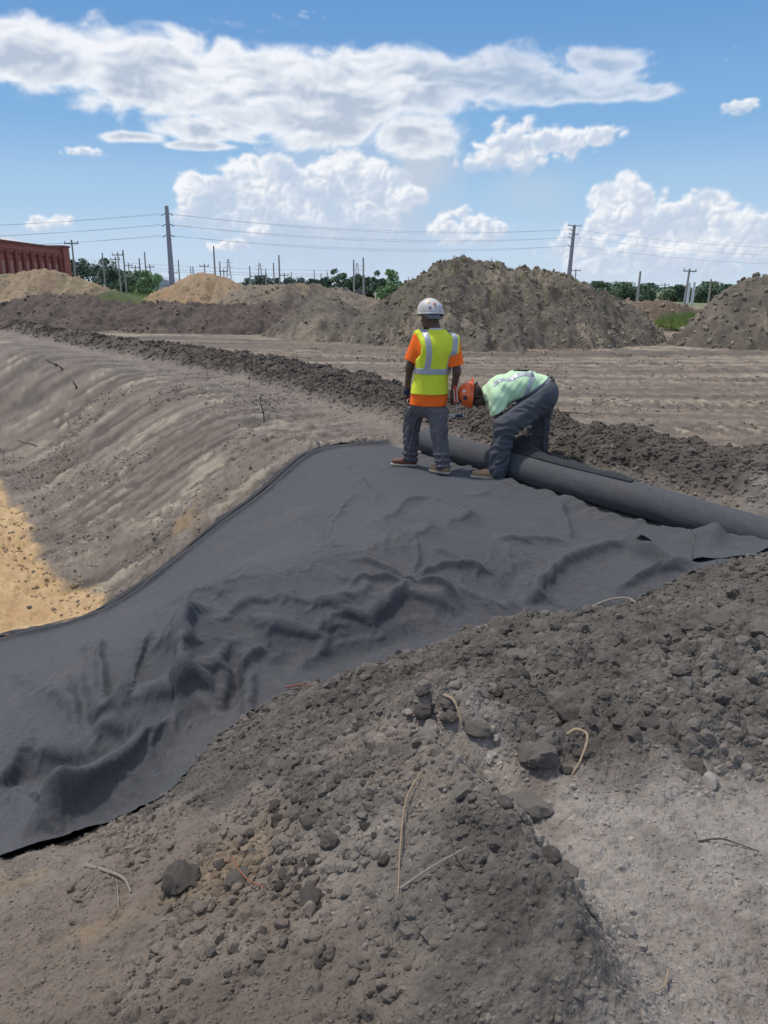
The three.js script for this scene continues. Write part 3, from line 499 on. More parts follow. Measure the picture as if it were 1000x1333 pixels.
  const sample = (arr, s, t) => {
    const fx = s * NU, fy = t * NV, ix = Math.min(NU - 1, Math.floor(fx)), iy = Math.min(NV - 1, Math.floor(fy)), tx = fx - ix, ty = fy - iy, r = [];
    for (let q = -1; q < 3; q++) { const jj = Math.min(Hn - 1, Math.max(0, iy + q)) * W, at = (p) => arr[jj + Math.min(W - 1, Math.max(0, ix + p))]; r.push(cub(at(-1), at(0), at(1), at(2), tx)); }
    return cub(r[0], r[1], r[2], r[3], ty);
  };
  const sheet = gridMesh(600, 500, (s, t) => { const u = sample(PU, s, t), v = sample(PV, s, t); return [sample(X, s, t), sample(Y, s, t) + 0.0016 * noise(u * 19, v * 19) + 0.001 * noise(u * 41, v * 41), sample(Z, s, t), u, v]; },
    (s, t, p) => { const u = p[3], v = p[4], d = smooth(0.25, 0.85, fbm(u * 0.9 + 5, v * 0.9, 4) + 0.25 * noise(u * 7, v * 7)) * 0.22 + 0.10 * smooth(0.3, 0.9, noise(u * 2.6 + 40, v * 2.6)) + 0.03; return mix3(feltBase, dust, d); });
  const cloth = mesh('geotextile_sheet', sheet, clothMat);
  tag(cloth, 'large black felt cloth draped with folds over the bank down into the ditch', 'ground cloth');

  // turned-under border beyond the raised hem, its shadow put into the darker colour
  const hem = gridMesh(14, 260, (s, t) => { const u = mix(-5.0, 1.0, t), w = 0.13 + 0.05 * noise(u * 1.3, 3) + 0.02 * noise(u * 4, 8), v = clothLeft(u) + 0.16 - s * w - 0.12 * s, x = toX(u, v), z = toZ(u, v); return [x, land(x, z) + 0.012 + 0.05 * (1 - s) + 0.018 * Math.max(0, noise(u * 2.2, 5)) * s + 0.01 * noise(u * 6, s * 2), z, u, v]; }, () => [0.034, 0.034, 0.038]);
  tag(mesh('turned_border', hem, clothMat, cloth), 'border strip along the far edge of the cloth, its shadow put in as darker colour');
  const rollAt = (v) => { const x = toX(ROLL_U, v), z = toZ(ROLL_U, v); return [x, EYE - 1.94 + ROLL_R - 0.015 + 0.012 * noise(v * 0.8, 2), z]; };
  const roll = thing('cloth_roll', 'thick roll of black felt cloth lying along the upper end of the spread sheet', 'roll');
  const body = gridMesh(96, 150, (s, t) => {
    const a = s * Math.PI * 2, v = mix(-7.75, -2.55, t), c = rollAt(v), r = ROLL_R * (1 + 0.035 * noise(v * 1.1, Math.cos(a) * 1.5 + 4) + 0.012 * noise(v * 2.6 + a * 0.8, 7) + 0.01 * noise(v * 4 + Math.sin(a) * 2, Math.cos(a) * 3)), du = r * Math.cos(a), dy = r * Math.sin(a) * 0.97;
    return [c[0] - 0.851 * du, c[1] + dy, c[2] + 0.526 * du, a * ROLL_R, v];
  }, (s, t, p) => { const d = 0.05 + 0.22 * smooth(0.2, 0.9, noise(p[3] * 3, p[4] * 1.4)) + 0.10 * smooth(0, 0.7, noise(p[3] * 9, p[4] * 8)); return mix3(feltBase, dust, d * 0.6); });
  mesh('wound_cloth', body, clothMat, roll);
  for (const v of [-7.75, -2.55]) {                  // the spiral of turns at each end
    const c = rollAt(v), pts = []; for (let i = 0; i <= 260; i++) { const a = i * 0.26, r = 0.03 + (ROLL_R - 0.035) * i / 260; pts.push(new THREE.Vector3(c[0] - 0.851 * r * Math.cos(a), c[1] + r * Math.sin(a) * 0.97, c[2] + 0.526 * r * Math.cos(a))); }
    const g = new THREE.TubeGeometry(new THREE.CatmullRomCurve3(pts), 520, 0.0068, 5); g.setAttribute('color', new THREE.BufferAttribute(new Float32Array(g.attributes.position.count * 3).fill(0.05), 3)); mesh('end_spiral', g, clothMat, roll);
  }
  // loose outer turn: black flap standing behind the bent worker, running on along the roll as a low crumpled border
  const flap = gridMesh(24, 150, (s, t) => {
    const v = mix(-6.38, -4.5, t), c = rollAt(v), lift = smooth(0, 0.06, t) * (0.085 * Math.exp(-(((t - 0.15) / 0.11) ** 2)) + 0.022 + 0.02 * noise(v * 3.1, 4)) * smooth(1, 0.8, t);
    const a0 = 2.2 - 0.9 * (1 - s) * 1, r = ROLL_R + 0.008, out = s * lift * 1.7, du = r * Math.cos(a0) - s * lift * 0.55 + 0.02 * s * noise(v * 6, s * 3), dy = r * Math.sin(a0) + out + 0.012 * s * noise(v * 8, 5);
    return [c[0] - 0.851 * du, c[1] + dy, c[2] + 0.526 * du, s * 0.3, v];
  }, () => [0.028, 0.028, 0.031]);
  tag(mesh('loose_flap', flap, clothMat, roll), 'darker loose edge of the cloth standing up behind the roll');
  // corner of cloth pulled out from under the roll at its near end
  const corner = gridMesh(40, 60, (s, t) => {
    const v = mix(-4.05, -2.5, t), wide = 0.10 + 0.34 * Math.exp(-(((t - 0.42) / 0.2) ** 2)) + 0.1 * smooth(0.5, 1, t), u = mix(-5.10, -5.02 + wide * 1.0, s), x = toX(u, v), z = toZ(u, v), g = land(x, z), c = rollAt(v);
    const lean = smooth(0.55, 0, s) * (0.13 * Math.exp(-(((t - 0.36) / 0.16) ** 2)) + 0.05 * smooth(0.5, 0.9, t)), y = Math.max(g, c[1] - ROLL_R) + 0.02 + lean + 0.035 * noise(v * 3 + u * 2, u * 4) * s + 0.05 * Math.exp(-(((t - 0.40 - 0.12 * s) / 0.05) ** 2));
    return [x, y, z, u, v];
  }, () => mix3(feltBase, dust, 0.06));
  mesh('pulled_corner', corner, clothMat, roll);
}

// ------------------------------------------------------------------ stockpiles beyond the haul road
// a stockpile: ridge heights along x at distance D, sides at the slope of tipped soil
const piles = [];
function stockpile(name, label, D, pts, o) {
  const ridge = curve(pts), x0 = pts[0][0], x1 = pts[pts.length - 1][0], slope = o.slope ?? 0.62, front = o.front ?? 6.5, back = o.back ?? 4, nx = Math.round((x1 - x0) / o.res), nz = Math.round((front + back * 0.5) / o.res);
  const zc = (x) => -D + (o.wander ?? 0.8) * noise(x * 0.22 + o.s, o.s), s = o.s;
  const height = (x, z) => {
    const d = z - zc(x), a = fbm(x * 0.35 + s, z * 0.35, 4), b = fbm(x * 1.3 + s, z * 1.0, 4), sl = slope * (1 + 0.18 * a), dd = d > 0 ? d : d * 1.25;
    const spur = (0.35 * noise(x * 0.55 + s * 2, d * 0.12) + 0.16 * noise(x * 1.5 + s, d * 0.25) + 0.07 * noise(x * 3.7 - s, d * 0.5)) * smooth(0, 2.5, Math.abs(d));
    let h = ridge(x + 0.15 * noise(z * 0.6, s)) - sl * (Math.sqrt(dd * dd + 0.25) - 0.4) + spur * (o.spur ?? 1) + 0.07 * a + 0.09 * b;
    const lump = (k, q) => domes((x + 0.1 * b) / k, (z + 0.1 * a) / k, q, 0.75) * k;
    return h + (o.rough ?? 1) * (lump(0.9, 50) * 0.13 + lump(0.42, 51) * 0.17 + lump(0.2, 52) * 0.25 + 0.10 * fbm(x * 2.6 + s, d * 1.7, 3) + 0.05 * noise(x * 7, d * 5));
  };
  const P = [], K = [], T = [], ok = [];
  for (let j = 0; j <= nz; j++) for (let i = 0; i <= nx; i++) {
    const x = mix(x0, x1, i / nx), tz = j / nz, z = zc(x) + mix(front, -back, Math.pow(tz, 1)), h = height(x, z), g = land(x, z);
    P.push(x, h, z); ok.push(h > g - 0.35); T.push(x, z + h);
    const n1 = fbm(x * 0.5 + s * 3, z * 0.5 + h * 0.6, 4), n2 = fbm(x * 2.4 + s, z * 2.4 + h * 1.5, 3), rel = h - g;
    let c = mix3(o.c0, o.c1, clamp(0.5 + 0.6 * n1 + 0.35 * n2)); if (o.c2) c = mix3(c, o.c2, 0.75 * smooth(0.15, 0.6, noise(x * 0.45 + s * 5, h * 0.7) + 0.45 * n2)); if (o.weed) c = mix3(c, o.weed, 0.55 * smooth(0.1, 0.6, n2 + 0.5 * n1) * smooth(0.8, 2.4, rel));
    const t = (1 + 0.22 * noise(x * 7, z * 7 + h * 5)) * (1 - 0.35 * smooth(0.3, 0.7, noise(x * 2.1 + s, h * 3.1 + z))); K.push(c[0] * t, c[1] * t, c[2] * t);
  }
  const I = []; for (let j = 0; j < nz; j++) for (let i = 0; i < nx; i++) { const a = j * (nx + 1) + i, b = a + 1, c = a + nx + 1, d = c + 1; if (ok[a] || ok[b] || ok[c] || ok[d]) I.push(a, b, c, b, d, c); }
  const g = new THREE.BufferGeometry(); g.setAttribute('position', new THREE.Float32BufferAttribute(P, 3)); g.setAttribute('color', new THREE.Float32BufferAttribute(K, 3)); g.setAttribute('uv', new THREE.Float32BufferAttribute(T, 2)); g.setIndex(I); g.computeVertexNormals();
  tag(mesh(name, g, soilMat), label, 'dirt mound'); const p = { height, zc, x0, x1, c0: o.c0, c1: o.c1 }; piles.push(p); return p;
}
const greyBrown = rgb(124, 114, 100), darkBrown = rgb(98, 89, 79), paleBrown = rgb(152, 138, 118), tan = rgb(172, 150, 120), tan2 = rgb(150, 129, 103), orangeTan = rgb(184, 151, 112), weedTone = rgb(108, 110, 76);
const midPile = stockpile('stockpile', 'tallest grey-brown dirt mound behind the two workers, flecked with dull weeds', 34, [[-1.99, -0.5], [-0.99, 0.62], [0, 1.2], [0.98, 1.88], [1.95, 2.44], [2.91, 2.78], [3.55, 2.84], [4.53, 2.72], [5.51, 2.47], [6.16, 2.47], [7.14, 2.35], [7.81, 2.07], [8.81, 1.69], [9.82, 1.3], [10.85, 0.8], [11.56, 0.2], [12.36, -0.7]], { res: 0.065, s: 3, c0: darkBrown, c1: greyBrown, c2: paleBrown, weed: weedTone, rough: 1.1 });
stockpile('stockpile', 'steep grey-brown dirt mound cut off by the right edge of the photo', 32, [[11.2, -0.9], [12, 0], [12.7, 0.75], [13.55, 1.35], [14.26, 1.85], [14.84, 2.06], [15.31, 2.03], [16.79, 2.4], [18.97, 2.1], [21.77, 0.3], [23, -0.8]], { res: 0.075, s: 7, c0: darkBrown, c1: greyBrown, c2: paleBrown, rough: 1.3 });
stockpile('stockpile', 'pale sandy mound in front of the red brick building', 58, [[-36, 0.3], [-32.34, 1.4], [-29.96, 2.4], [-27.72, 2.62], [-25.46, 2.95], [-24.34, 3.05], [-22.72, 2.68], [-20.58, 1.94], [-18.98, 1.18], [-17.2, -0.2], [-16, -1.2]], { res: 0.14, s: 11, c0: tan2, c1: tan, c2: greyBrown, weed: weedTone, slope: 0.5, front: 9, rough: 0.9 });
stockpile('stockpile', 'orange-tan sand mound at the foot of the tall steel power pole', 64, [[-22.5, -1], [-20.73, 0.1], [-18.46, 1.38], [-16.55, 2.26], [-15.29, 2.8], [-14.36, 2.97], [-12.85, 2.62], [-11.65, 2.26], [-10.45, 1.68], [-8.64, 0.7], [-7, -0.8]], { res: 0.14, s: 15, c0: tan2, c1: orangeTan, c2: tan, slope: 0.5, front: 10, rough: 0.7 });
stockpile('stockpile', 'low broad brown mound between the sand mound and the tall mound', 50, [[-13, -0.4], [-10.63, 0.65], [-9.12, 1.66], [-8.16, 1.8], [-6.71, 1.9], [-4.8, 1.9], [-2.88, 1.62], [-1.44, 1.3], [0.48, 0.78], [1.94, 0.0], [3, -0.8]], { res: 0.12, s: 19, c0: darkBrown, c1: paleBrown, c2: tan2, slope: 0.32, front: 8, back: 6, rough: 0.9 });
stockpile('stockpile', 'long low dark bank of soil in front of the two sand mounds', 44, [[-32, 0.4], [-26.37, 0.7], [-23.76, 1.0], [-21.23, 0.92], [-19.92, 1.16], [-18.64, 1.3], [-16.52, 1.28], [-14.86, 0.92], [-12.74, 0.84], [-10.2, 0.84], [-8.5, 0.76], [-6.79, 0.88], [-5.53, 0.68], [-3.41, 0.1], [-2, -0.8]], { res: 0.1, s: 23, c0: rgb(84, 73, 66), c1: rgb(112, 99, 88), slope: 0.34, front: 7.5, rough: 1.1 });
stockpile('stockpile', 'small rounded brown hump at the left foot of the tall mound', 38, [[-6.2, -0.8], [-5.17, 0.05], [-4.23, 0.6], [-3.66, 1.06], [-2.93, 1.27], [-2.2, 1.2], [-1.29, 0.7], [-0.37, 0.05], [0.5, -0.8]], { res: 0.09, s: 27, c0: darkBrown, c1: greyBrown, c2: paleBrown, slope: 0.45, front: 5, rough: 0.8 });
stockpile('stockpile', 'low broken brown mound seen in the gap on the right before the trees', 56, [[11, -0.4], [14.06, 0.6], [15.65, 1.04], [16.74, 0.9], [18.36, 0.85], [19.99, 0.74], [21.93, 0.3], [23.88, -0.2], [26, -0.8]], { res: 0.14, s: 31, c0: rgb(110, 92, 78), c1: rgb(140, 120, 102), slope: 0.5, front: 6, rough: 1.3 });

// ------------------------------------------------------------------ grass and weeds that nobody could count
function tufts(name, count, seed, place, c0, c1, size) {
  const r = mulberry(seed), blade = []; for (let i = 0; i < 7; i++) { const a = i * 0.9 + 0.3, g = new THREE.ConeGeometry(0.035, 1, 3, 2).translate(0, 0.5, 0), p = g.attributes.position; for (let k = 0; k < p.count; k++) { const y = p.getY(k); p.setX(k, p.getX(k) + 0.45 * y * y); } g.rotateY(a); blade.push(g); }
  const g = mergeGeometries(blade), m = new THREE.InstancedMesh(g, new THREE.MeshStandardMaterial({ color: 0xffffff, roughness: 0.9 }), count); m.name = numbered(name);
  for (let i = 0; i < count; i++) { const p = place(r), s = size * (0.5 + r()); MM.compose(V1.set(...p), Q.setFromEuler(EU.set(0.3 * (r() - 0.5), r() * 6.3, 0.3 * (r() - 0.5))), V2.set(s, s * (0.6 + 0.8 * r()), s)); m.setMatrixAt(i, MM); m.setColorAt(i, CC.setRGB(...mix3(c0, c1, r()))); }
  m.castShadow = m.receiveShadow = true; scene.add(tag(m, null, null, null, 'stuff')); return m;
}
const near2 = (r) => (r() + r() + r() - 1.5) / 1.5;
tufts('grass', 2600, 61, (r) => { const x = -17.3 + 3.6 * near2(r), z = -51.5 + 2.4 * near2(r); return [x, Math.max(land(x, z), 1.35 - 0.30 * Math.abs(x + 17.6) - 0.34 * Math.max(0, z + 51) - 0.1), z]; }, rgb(172, 178, 128), rgb(200, 200, 150), 0.26);
tufts('grass', 1700, 62, (r) => { const x = 16.9 + 2.0 * near2(r), z = -43 + 3.5 * near2(r); return [x, land(x, z) + 0.1, z]; }, rgb(128, 148, 78), rgb(164, 176, 104), 0.5);
tufts('grass', 900, 63, (r) => { const x = -25.5 + 3 * near2(r), z = -80 + 5 * near2(r); return [x, land(x, z) + 0.6, z]; }, rgb(160, 182, 112), rgb(190, 204, 136), 0.7);
tufts('grass', 700, 64, (r) => { const x = -4.5 + 1.6 * near2(r), z = -60 + 3 * near2(r); return [x, land(x, z) + 1.1, z]; }, rgb(90, 120, 58), rgb(130, 150, 84), 0.7);
tufts('weeds', 1500, 65, (r) => { let x, z; do { x = mix(0, 11.5, r()); z = midPile.zc(x) + mix(-0.6, 4.6, r()); } while (noise(x * 0.8 + 3, z * 0.8) < 0.02 && r() > 0.12); return [x, midPile.height(x, z) - 0.02, z]; }, rgb(94, 98, 62), rgb(140, 130, 92), 0.13);

// ------------------------------------------------------------------ far trees, brick building, sheds
const barkMat = new THREE.MeshStandardMaterial({ color: new THREE.Color().setRGB(0.10, 0.085, 0.07), roughness: 0.95 }), leafMat = new THREE.MeshStandardMaterial({ vertexColors: true, roughness: 0.75, side: THREE.DoubleSide });
function tree(label, x, D, topY, w, tone, sparse, group, seed) {
  const r = mulberry(seed), z = -D, g0 = land(x, z) - 0.3, hgt = topY - g0, t = thing('tree', label, 'tree', [x, g0, z], 0, group);
  const limbs = [new THREE.CylinderGeometry(0.10, 0.24, hgt * 0.55, 7).translate(0, hgt * 0.275, 0)];
  const clumps = []; const nC = sparse ? 9 : 15;
  for (let i = 0; i < nC; i++) { const a = r() * 6.28, e = Math.sqrt(r()) * w * 0.5, y = hgt * mix(sparse ? 0.42 : 0.2, 0.9, r()), k = 1 - 0.55 * Math.pow(Math.abs(y / hgt - 0.5) * 2, 2); clumps.push([Math.cos(a) * e * k, y, Math.sin(a) * e * k, w * mix(0.18, 0.34, r()) * (sparse ? 0.7 : 1), 0.72 + 0.5 * r()]); if (i < 6) { const b = new THREE.CylinderGeometry(0.03, 0.09, 1, 5), dir = v3(clumps[i][0], y - hgt * 0.4, clumps[i][2]); b.scale(1, dir.length(), 1).translate(0, dir.length() / 2, 0).applyQuaternion(new THREE.Quaternion().setFromUnitVectors(v3(0, 1, 0), dir.clone().normalize())).translate(0, hgt * 0.4, 0); limbs.push(b); } }
  clumps.push([0, hgt * 0.93, 0, w * 0.2, 1.1]);
  mesh('trunk', mergeGeometries(limbs), barkMat, t);
  const P = [], K = [], leaf = 0.30;
  for (const [cx, cy, cz, R, lum] of clumps) for (let i = 0; i < (sparse ? 70 : 170); i++) {
    const a = r() * 6.28, b = Math.acos(2 * r() - 1), d = R * Math.pow(r(), 0.4), px = cx + d * Math.sin(b) * Math.cos(a), py = Math.min(hgt, cy + d * 0.8 * Math.cos(b)), pz = cz + d * Math.sin(b) * Math.sin(a), u = [r() - 0.5, r() - 0.5, r() - 0.5], v = [r() - 0.5, r() - 0.5, r() - 0.5], s = leaf * (0.7 + r()) * 1.6, q = lum * (0.7 + 0.6 * r());
    P.push(px - u[0] * s, py - u[1] * s, pz - u[2] * s, px + u[0] * s, py + u[1] * s, pz + u[2] * s, px + v[0] * s, py + v[1] * s, pz + v[2] * s); for (let k = 0; k < 3; k++) K.push(tone[0] * q, tone[1] * q, tone[2] * q);
  }
  const g = new THREE.BufferGeometry(); g.setAttribute('position', new THREE.Float32BufferAttribute(P, 3)); g.setAttribute('color', new THREE.Float32BufferAttribute(K, 3)); g.computeVertexNormals(); mesh('crown', g, leafMat, t);
}
const gA = [0.12, 0.175, 0.125], gB = [0.15, 0.22, 0.135], gC = [0.20, 0.31, 0.14], gD = [0.17, 0.22, 0.19];  // leaf greens paled and cooled, the haze of distance put into their colour
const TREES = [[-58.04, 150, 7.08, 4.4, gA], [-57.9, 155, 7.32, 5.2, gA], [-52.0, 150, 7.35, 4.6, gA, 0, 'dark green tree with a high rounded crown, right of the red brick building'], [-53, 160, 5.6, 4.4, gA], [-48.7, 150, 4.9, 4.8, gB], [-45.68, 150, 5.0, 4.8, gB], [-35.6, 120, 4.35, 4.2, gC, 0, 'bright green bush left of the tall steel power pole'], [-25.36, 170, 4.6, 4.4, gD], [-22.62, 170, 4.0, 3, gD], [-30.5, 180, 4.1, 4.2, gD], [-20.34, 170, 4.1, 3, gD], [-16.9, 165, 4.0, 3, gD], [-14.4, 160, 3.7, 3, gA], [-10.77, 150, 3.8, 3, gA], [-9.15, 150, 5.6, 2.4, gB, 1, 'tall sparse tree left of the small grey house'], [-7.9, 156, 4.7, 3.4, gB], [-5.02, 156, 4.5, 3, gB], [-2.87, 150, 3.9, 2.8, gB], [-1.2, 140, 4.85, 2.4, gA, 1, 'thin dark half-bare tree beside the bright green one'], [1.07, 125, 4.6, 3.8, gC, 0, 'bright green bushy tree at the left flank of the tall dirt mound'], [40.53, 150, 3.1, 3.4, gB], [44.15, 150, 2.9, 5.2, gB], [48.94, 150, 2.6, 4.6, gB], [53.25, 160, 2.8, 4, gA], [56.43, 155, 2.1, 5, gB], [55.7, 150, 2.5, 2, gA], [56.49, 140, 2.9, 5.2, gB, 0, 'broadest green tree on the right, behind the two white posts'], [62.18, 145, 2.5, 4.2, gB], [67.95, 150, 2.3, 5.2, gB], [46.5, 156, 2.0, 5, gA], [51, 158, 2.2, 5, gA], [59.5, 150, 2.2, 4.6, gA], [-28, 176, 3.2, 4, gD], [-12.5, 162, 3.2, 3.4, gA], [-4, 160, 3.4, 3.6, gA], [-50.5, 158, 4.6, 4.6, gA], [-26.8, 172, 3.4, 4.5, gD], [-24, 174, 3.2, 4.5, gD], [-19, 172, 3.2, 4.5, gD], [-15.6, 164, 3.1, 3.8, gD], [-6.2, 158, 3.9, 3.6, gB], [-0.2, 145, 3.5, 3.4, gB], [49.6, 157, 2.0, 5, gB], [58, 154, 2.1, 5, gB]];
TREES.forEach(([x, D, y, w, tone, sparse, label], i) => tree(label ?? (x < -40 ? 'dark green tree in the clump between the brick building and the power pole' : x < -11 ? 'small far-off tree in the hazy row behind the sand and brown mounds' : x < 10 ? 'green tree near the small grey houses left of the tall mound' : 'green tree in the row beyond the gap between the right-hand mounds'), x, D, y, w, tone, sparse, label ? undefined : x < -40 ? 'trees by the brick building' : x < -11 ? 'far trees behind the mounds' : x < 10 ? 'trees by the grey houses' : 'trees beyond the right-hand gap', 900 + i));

{ // brick building: long wall with pilasters, bricked-up bays, coping
  const bt = thing('brick_building', 'long dark red brick building with pilasters at the left edge of the photo', 'building', [-47.6, -0.6, -70]), brick = grain(512, 21, (x, y, r) => { const row = Math.floor(y / 16), m = y % 16 < 2 || (x + (row % 2) * 16) % 32 < 2; return m ? 0.8 : 0.62 + 0.3 * RV[hash(Math.floor((x + (row % 2) * 16) / 32), row, 7)] + 0.06 * r(); }); brick.repeat.set(0.25, 0.8);
  const bm = (c) => new THREE.MeshStandardMaterial({ color: new THREE.Color().setRGB(...c), roughness: 0.9, map: brick, bumpMap: brick, bumpScale: 0.01 }), red = bm([0.42, 0.135, 0.115]), redDark = bm([0.31, 0.095, 0.085]), infill = bm([0.50, 0.26, 0.225]), coping = new THREE.MeshStandardMaterial({ color: new THREE.Color().setRGB(0.2, 0.07, 0.065), roughness: 0.8 }), pale = new THREE.MeshStandardMaterial({ color: new THREE.Color().setRGB(0.62, 0.6, 0.58), roughness: 0.7 });
  const bx = (w, h, d, x, y, z) => new THREE.BoxGeometry(w, h, d).translate(x, y, z), L = 52, Hh = 8.1;
  mesh('wall', bx(9.6, Hh, L - 2.2, -5, Hh / 2, -L / 2 + 1.1), red, bt);
  const bay = 2.35;
  for (let k = 0; k < 20; k++) { const z = -L + 3.4 + k * bay; mesh('pilaster', bx(0.5, Hh - 0.9, 0.62, -0.1, (Hh - 0.9) / 2, z), redDark, bt); const f = mesh('bricked_window', bx(0.1, 3.6, 1.05, -0.17, 4.1, z + bay / 2), infill, bt); mesh('sill', bx(0.16, 0.16, 1.2, -0.14, 2.2, z + bay / 2), redDark, f); }
  mesh('frieze', bx(0.2, 0.5, L - 2.4, -0.12, Hh - 1.0, -L / 2 + 1.1), redDark, bt); mesh('coping', bx(10, 0.22, L - 2, -5, Hh + 0.11, -L / 2 + 1.1), coping, bt);
  mesh('end_pier', bx(10.2, Hh + 0.25, 2.2, -4.9, (Hh + 0.25) / 2, -L + 1.1), red, bt); mesh('pier_coping', bx(10.5, 0.25, 2.5, -4.9, Hh + 0.375, -L + 1.1), coping, bt);
  mesh('stair_tower', bx(4, 2.2, 4.4, -2.6, Hh + 1.32, -30), red, bt);
  const roof = new THREE.ExtrudeGeometry(new THREE.Shape([[-5, 0], [5, 0], [0, 1.15]].map(([a, b]) => new THREE.Vector2(a, b))), { depth: 15, bevelEnabled: false }).translate(-6.5, Hh + 0.23, -47.5); mesh('pale_roof', roof, pale, bt);
}
function shed(name, label, x, z, w, d, h, rise, wallC, roofC, door) {
  const t = thing(name, label, 'building', [x, land(x, z) - 0.2, z]), wm = new THREE.MeshStandardMaterial({ color: new THREE.Color().setRGB(...wallC), roughness: 0.85 }), rm = new THREE.MeshStandardMaterial({ color: new THREE.Color().setRGB(...roofC), roughness: 0.7 });
  mesh('wall', new THREE.BoxGeometry(w, h, d).translate(0, h / 2, 0), wm, t);
  mesh('roof', new THREE.ExtrudeGeometry(new THREE.Shape([[-w / 2 - 0.3, 0], [w / 2 + 0.3, 0], [0, rise]].map(([a, b]) => new THREE.Vector2(a, b))), { depth: d + 0.6, bevelEnabled: false }).translate(0, h, -d / 2 - 0.3), rm, t);
  const dk = new THREE.MeshStandardMaterial({ color: 0x23262c, roughness: 0.4 }); for (let k = 0; k < door; k++) mesh('window', new THREE.BoxGeometry(w * 0.14, h * 0.3, 0.08).translate(w * ((k + 0.5) / door - 0.5), h * 0.55, d / 2 + 0.04), dk, t);
}
shed('warehouse', 'long pale grey shed low behind the tall steel power pole', -54, -200, 13, 20, 3.4, 2.0, [0.5, 0.51, 0.54], [0.42, 0.45, 0.5], 3);
shed('house', 'small dark house with a grey-brown gable roof among the central trees', -7.2, -148, 2.3, 4, 1.9, 0.95, [0.10, 0.10, 0.115], [0.24, 0.21, 0.19], 2);
shed('house', 'small grey-walled house just right of the gable-roofed one', -4.6, -146, 2.6, 4, 1.8, 0.8, [0.16, 0.165, 0.19], [0.14, 0.14, 0.15], 2);

// ------------------------------------------------------------------ poles and wires
const wood = new THREE.MeshStandardMaterial({ color: new THREE.Color().setRGB(0.36, 0.335, 0.325), roughness: 0.9 }), woodPale = new THREE.MeshStandardMaterial({ color: new THREE.Color().setRGB(0.38, 0.33, 0.30), roughness: 0.9 }), steelPole = new THREE.MeshStandardMaterial({ color: new THREE.Color().setRGB(0.33, 0.31, 0.36), roughness: 0.55, metalness: 0.2 }), whitePost = new THREE.MeshStandardMaterial({ color: new THREE.Color().setRGB(0.72, 0.72, 0.74), roughness: 0.6 }), porcelain = new THREE.MeshStandardMaterial({ color: 0x6a7078, roughness: 0.3 });
function pole(name, label, category, x, D, topY, r0, r1, mat, arms, group, lean = 0) {
  const g = land(x, -D) - 0.5, h = topY - g, t = thing(name, label, category, [x - lean, g, -D], 0, group); t.rotation.z = -Math.atan2(lean, h);
  const s = mesh('shaft', new THREE.CylinderGeometry(r1, r0, h, 10).translate(0, h / 2, 0), mat, t); s.castShadow = true;
  for (const [dy, w] of arms) { const c = mesh('crossarm', new THREE.BoxGeometry(w, 0.16, 0.14).translate(0, h - dy, r1 + 0.07), mat, t); for (const e of [-0.45, 0, 0.45]) mesh('insulator', new THREE.CylinderGeometry(0.05, 0.07, 0.28, 6).translate(e * w, h - dy + 0.22, r1 + 0.07), porcelain, c); }
  return t;
}
const tall = pole('steel_pole', 'tallest pale steel power pole, rising behind the sand mounds on the left', 'power pole', -42.3, 160, 17.39, 0.62, 0.36, steelPole, []);
for (const y of [15.85, 13.88, 11.89]) for (const s of [-1, 1]) { const h = y - tall.position.y; mesh('insulator', new THREE.CylinderGeometry(0.07, 0.1, 0.9, 8).rotateZ(s * 1.1).translate(s * 0.75, h, 0), porcelain, tall); }
const second = pole('steel_pole', 'grey steel power pole behind the right shoulder of the tall dirt mound', 'power pole', 44.27, 190, 16.18, 0.62, 0.36, steelPole, [[0.15, 3.2], [2.0, 2.2]], undefined, 0.8);
for (const y of [15.17, 13.48, 11.61]) { const h = y - second.position.y; mesh('insulator', new THREE.CylinderGeometry(0.07, 0.1, 0.9, 8).rotateZ(1.1).translate(-0.75, h, 0), porcelain, second); }
const POLES = [[-42.27, 110, 8.19, 1, 'thick wooden pole with a crossarm just right of the brick building'], [-45.25, 130, 7.41], [-49.86, 150, 7.62, 1], [-46.06, 140, 7.98, 1], [-38.66, 120, 7.39, 0], [-53.87, 170, 7.19, 1], [-52.46, 170, 6.73, 1], [-36.37, 120, 6.21, 0], [-38.46, 130, 7.53, 0], [-46.47, 160, 6.58, 1], [-38.22, 150, 7.08], [-44.61, 170, 5.65, 1], [-43.23, 180, 6.71], [-35.59, 150, 5.86], [-35.64, 160, 6.72, 1], [-23.11, 110, 7.41, 0, 'tall dark pole directly behind the right end of the orange-tan sand mound'], [-28.5, 140, 6.46], [-33.88, 170, 5.96, 1], [-25.01, 150, 6.0], [-28.89, 180, 5.07, 1], [-22.03, 150, 5.45], [-19.19, 140, 6.21], [-14.3, 110, 6.22, 0, 'tall dark pole behind the low broad brown mound'], [-21.1, 170, 5.19, 1], [-20.79, 180, 5.56], [-19.45, 180, 4.57, 1], [-17.36, 200, 6.54, 2], [-13.32, 170, 5.03], [-14.13, 200, 6.18, 2], [-4.32, 115, 5.81, 0, 'left one of two tall poles standing by the grey houses'], [-2.69, 105, 5.73, 0, 'right one of two tall poles standing by the grey houses'], [52.05, 180, 3.75], [60.06, 180, 2.92, 1], [63.13, 180, 3.25, 1], [44.84, 110, 3.12, 2, 'thin pale pole against the broad tree beside the right edge mound'], [40.52, 170, 6.12, 1, 'short wooden pole with a crossarm beside the grey steel pole']];
for (const [x, D, y, k, label] of POLES) pole('utility_pole', label ?? 'thin wooden pole in the crowd of poles beyond the stockpiles', 'utility pole', x, D, y, 0.16, 0.10, k === 2 ? woodPale : wood, k === 1 ? [[0.5, 1.9]] : [], label ? undefined : 'far poles beyond the stockpiles');
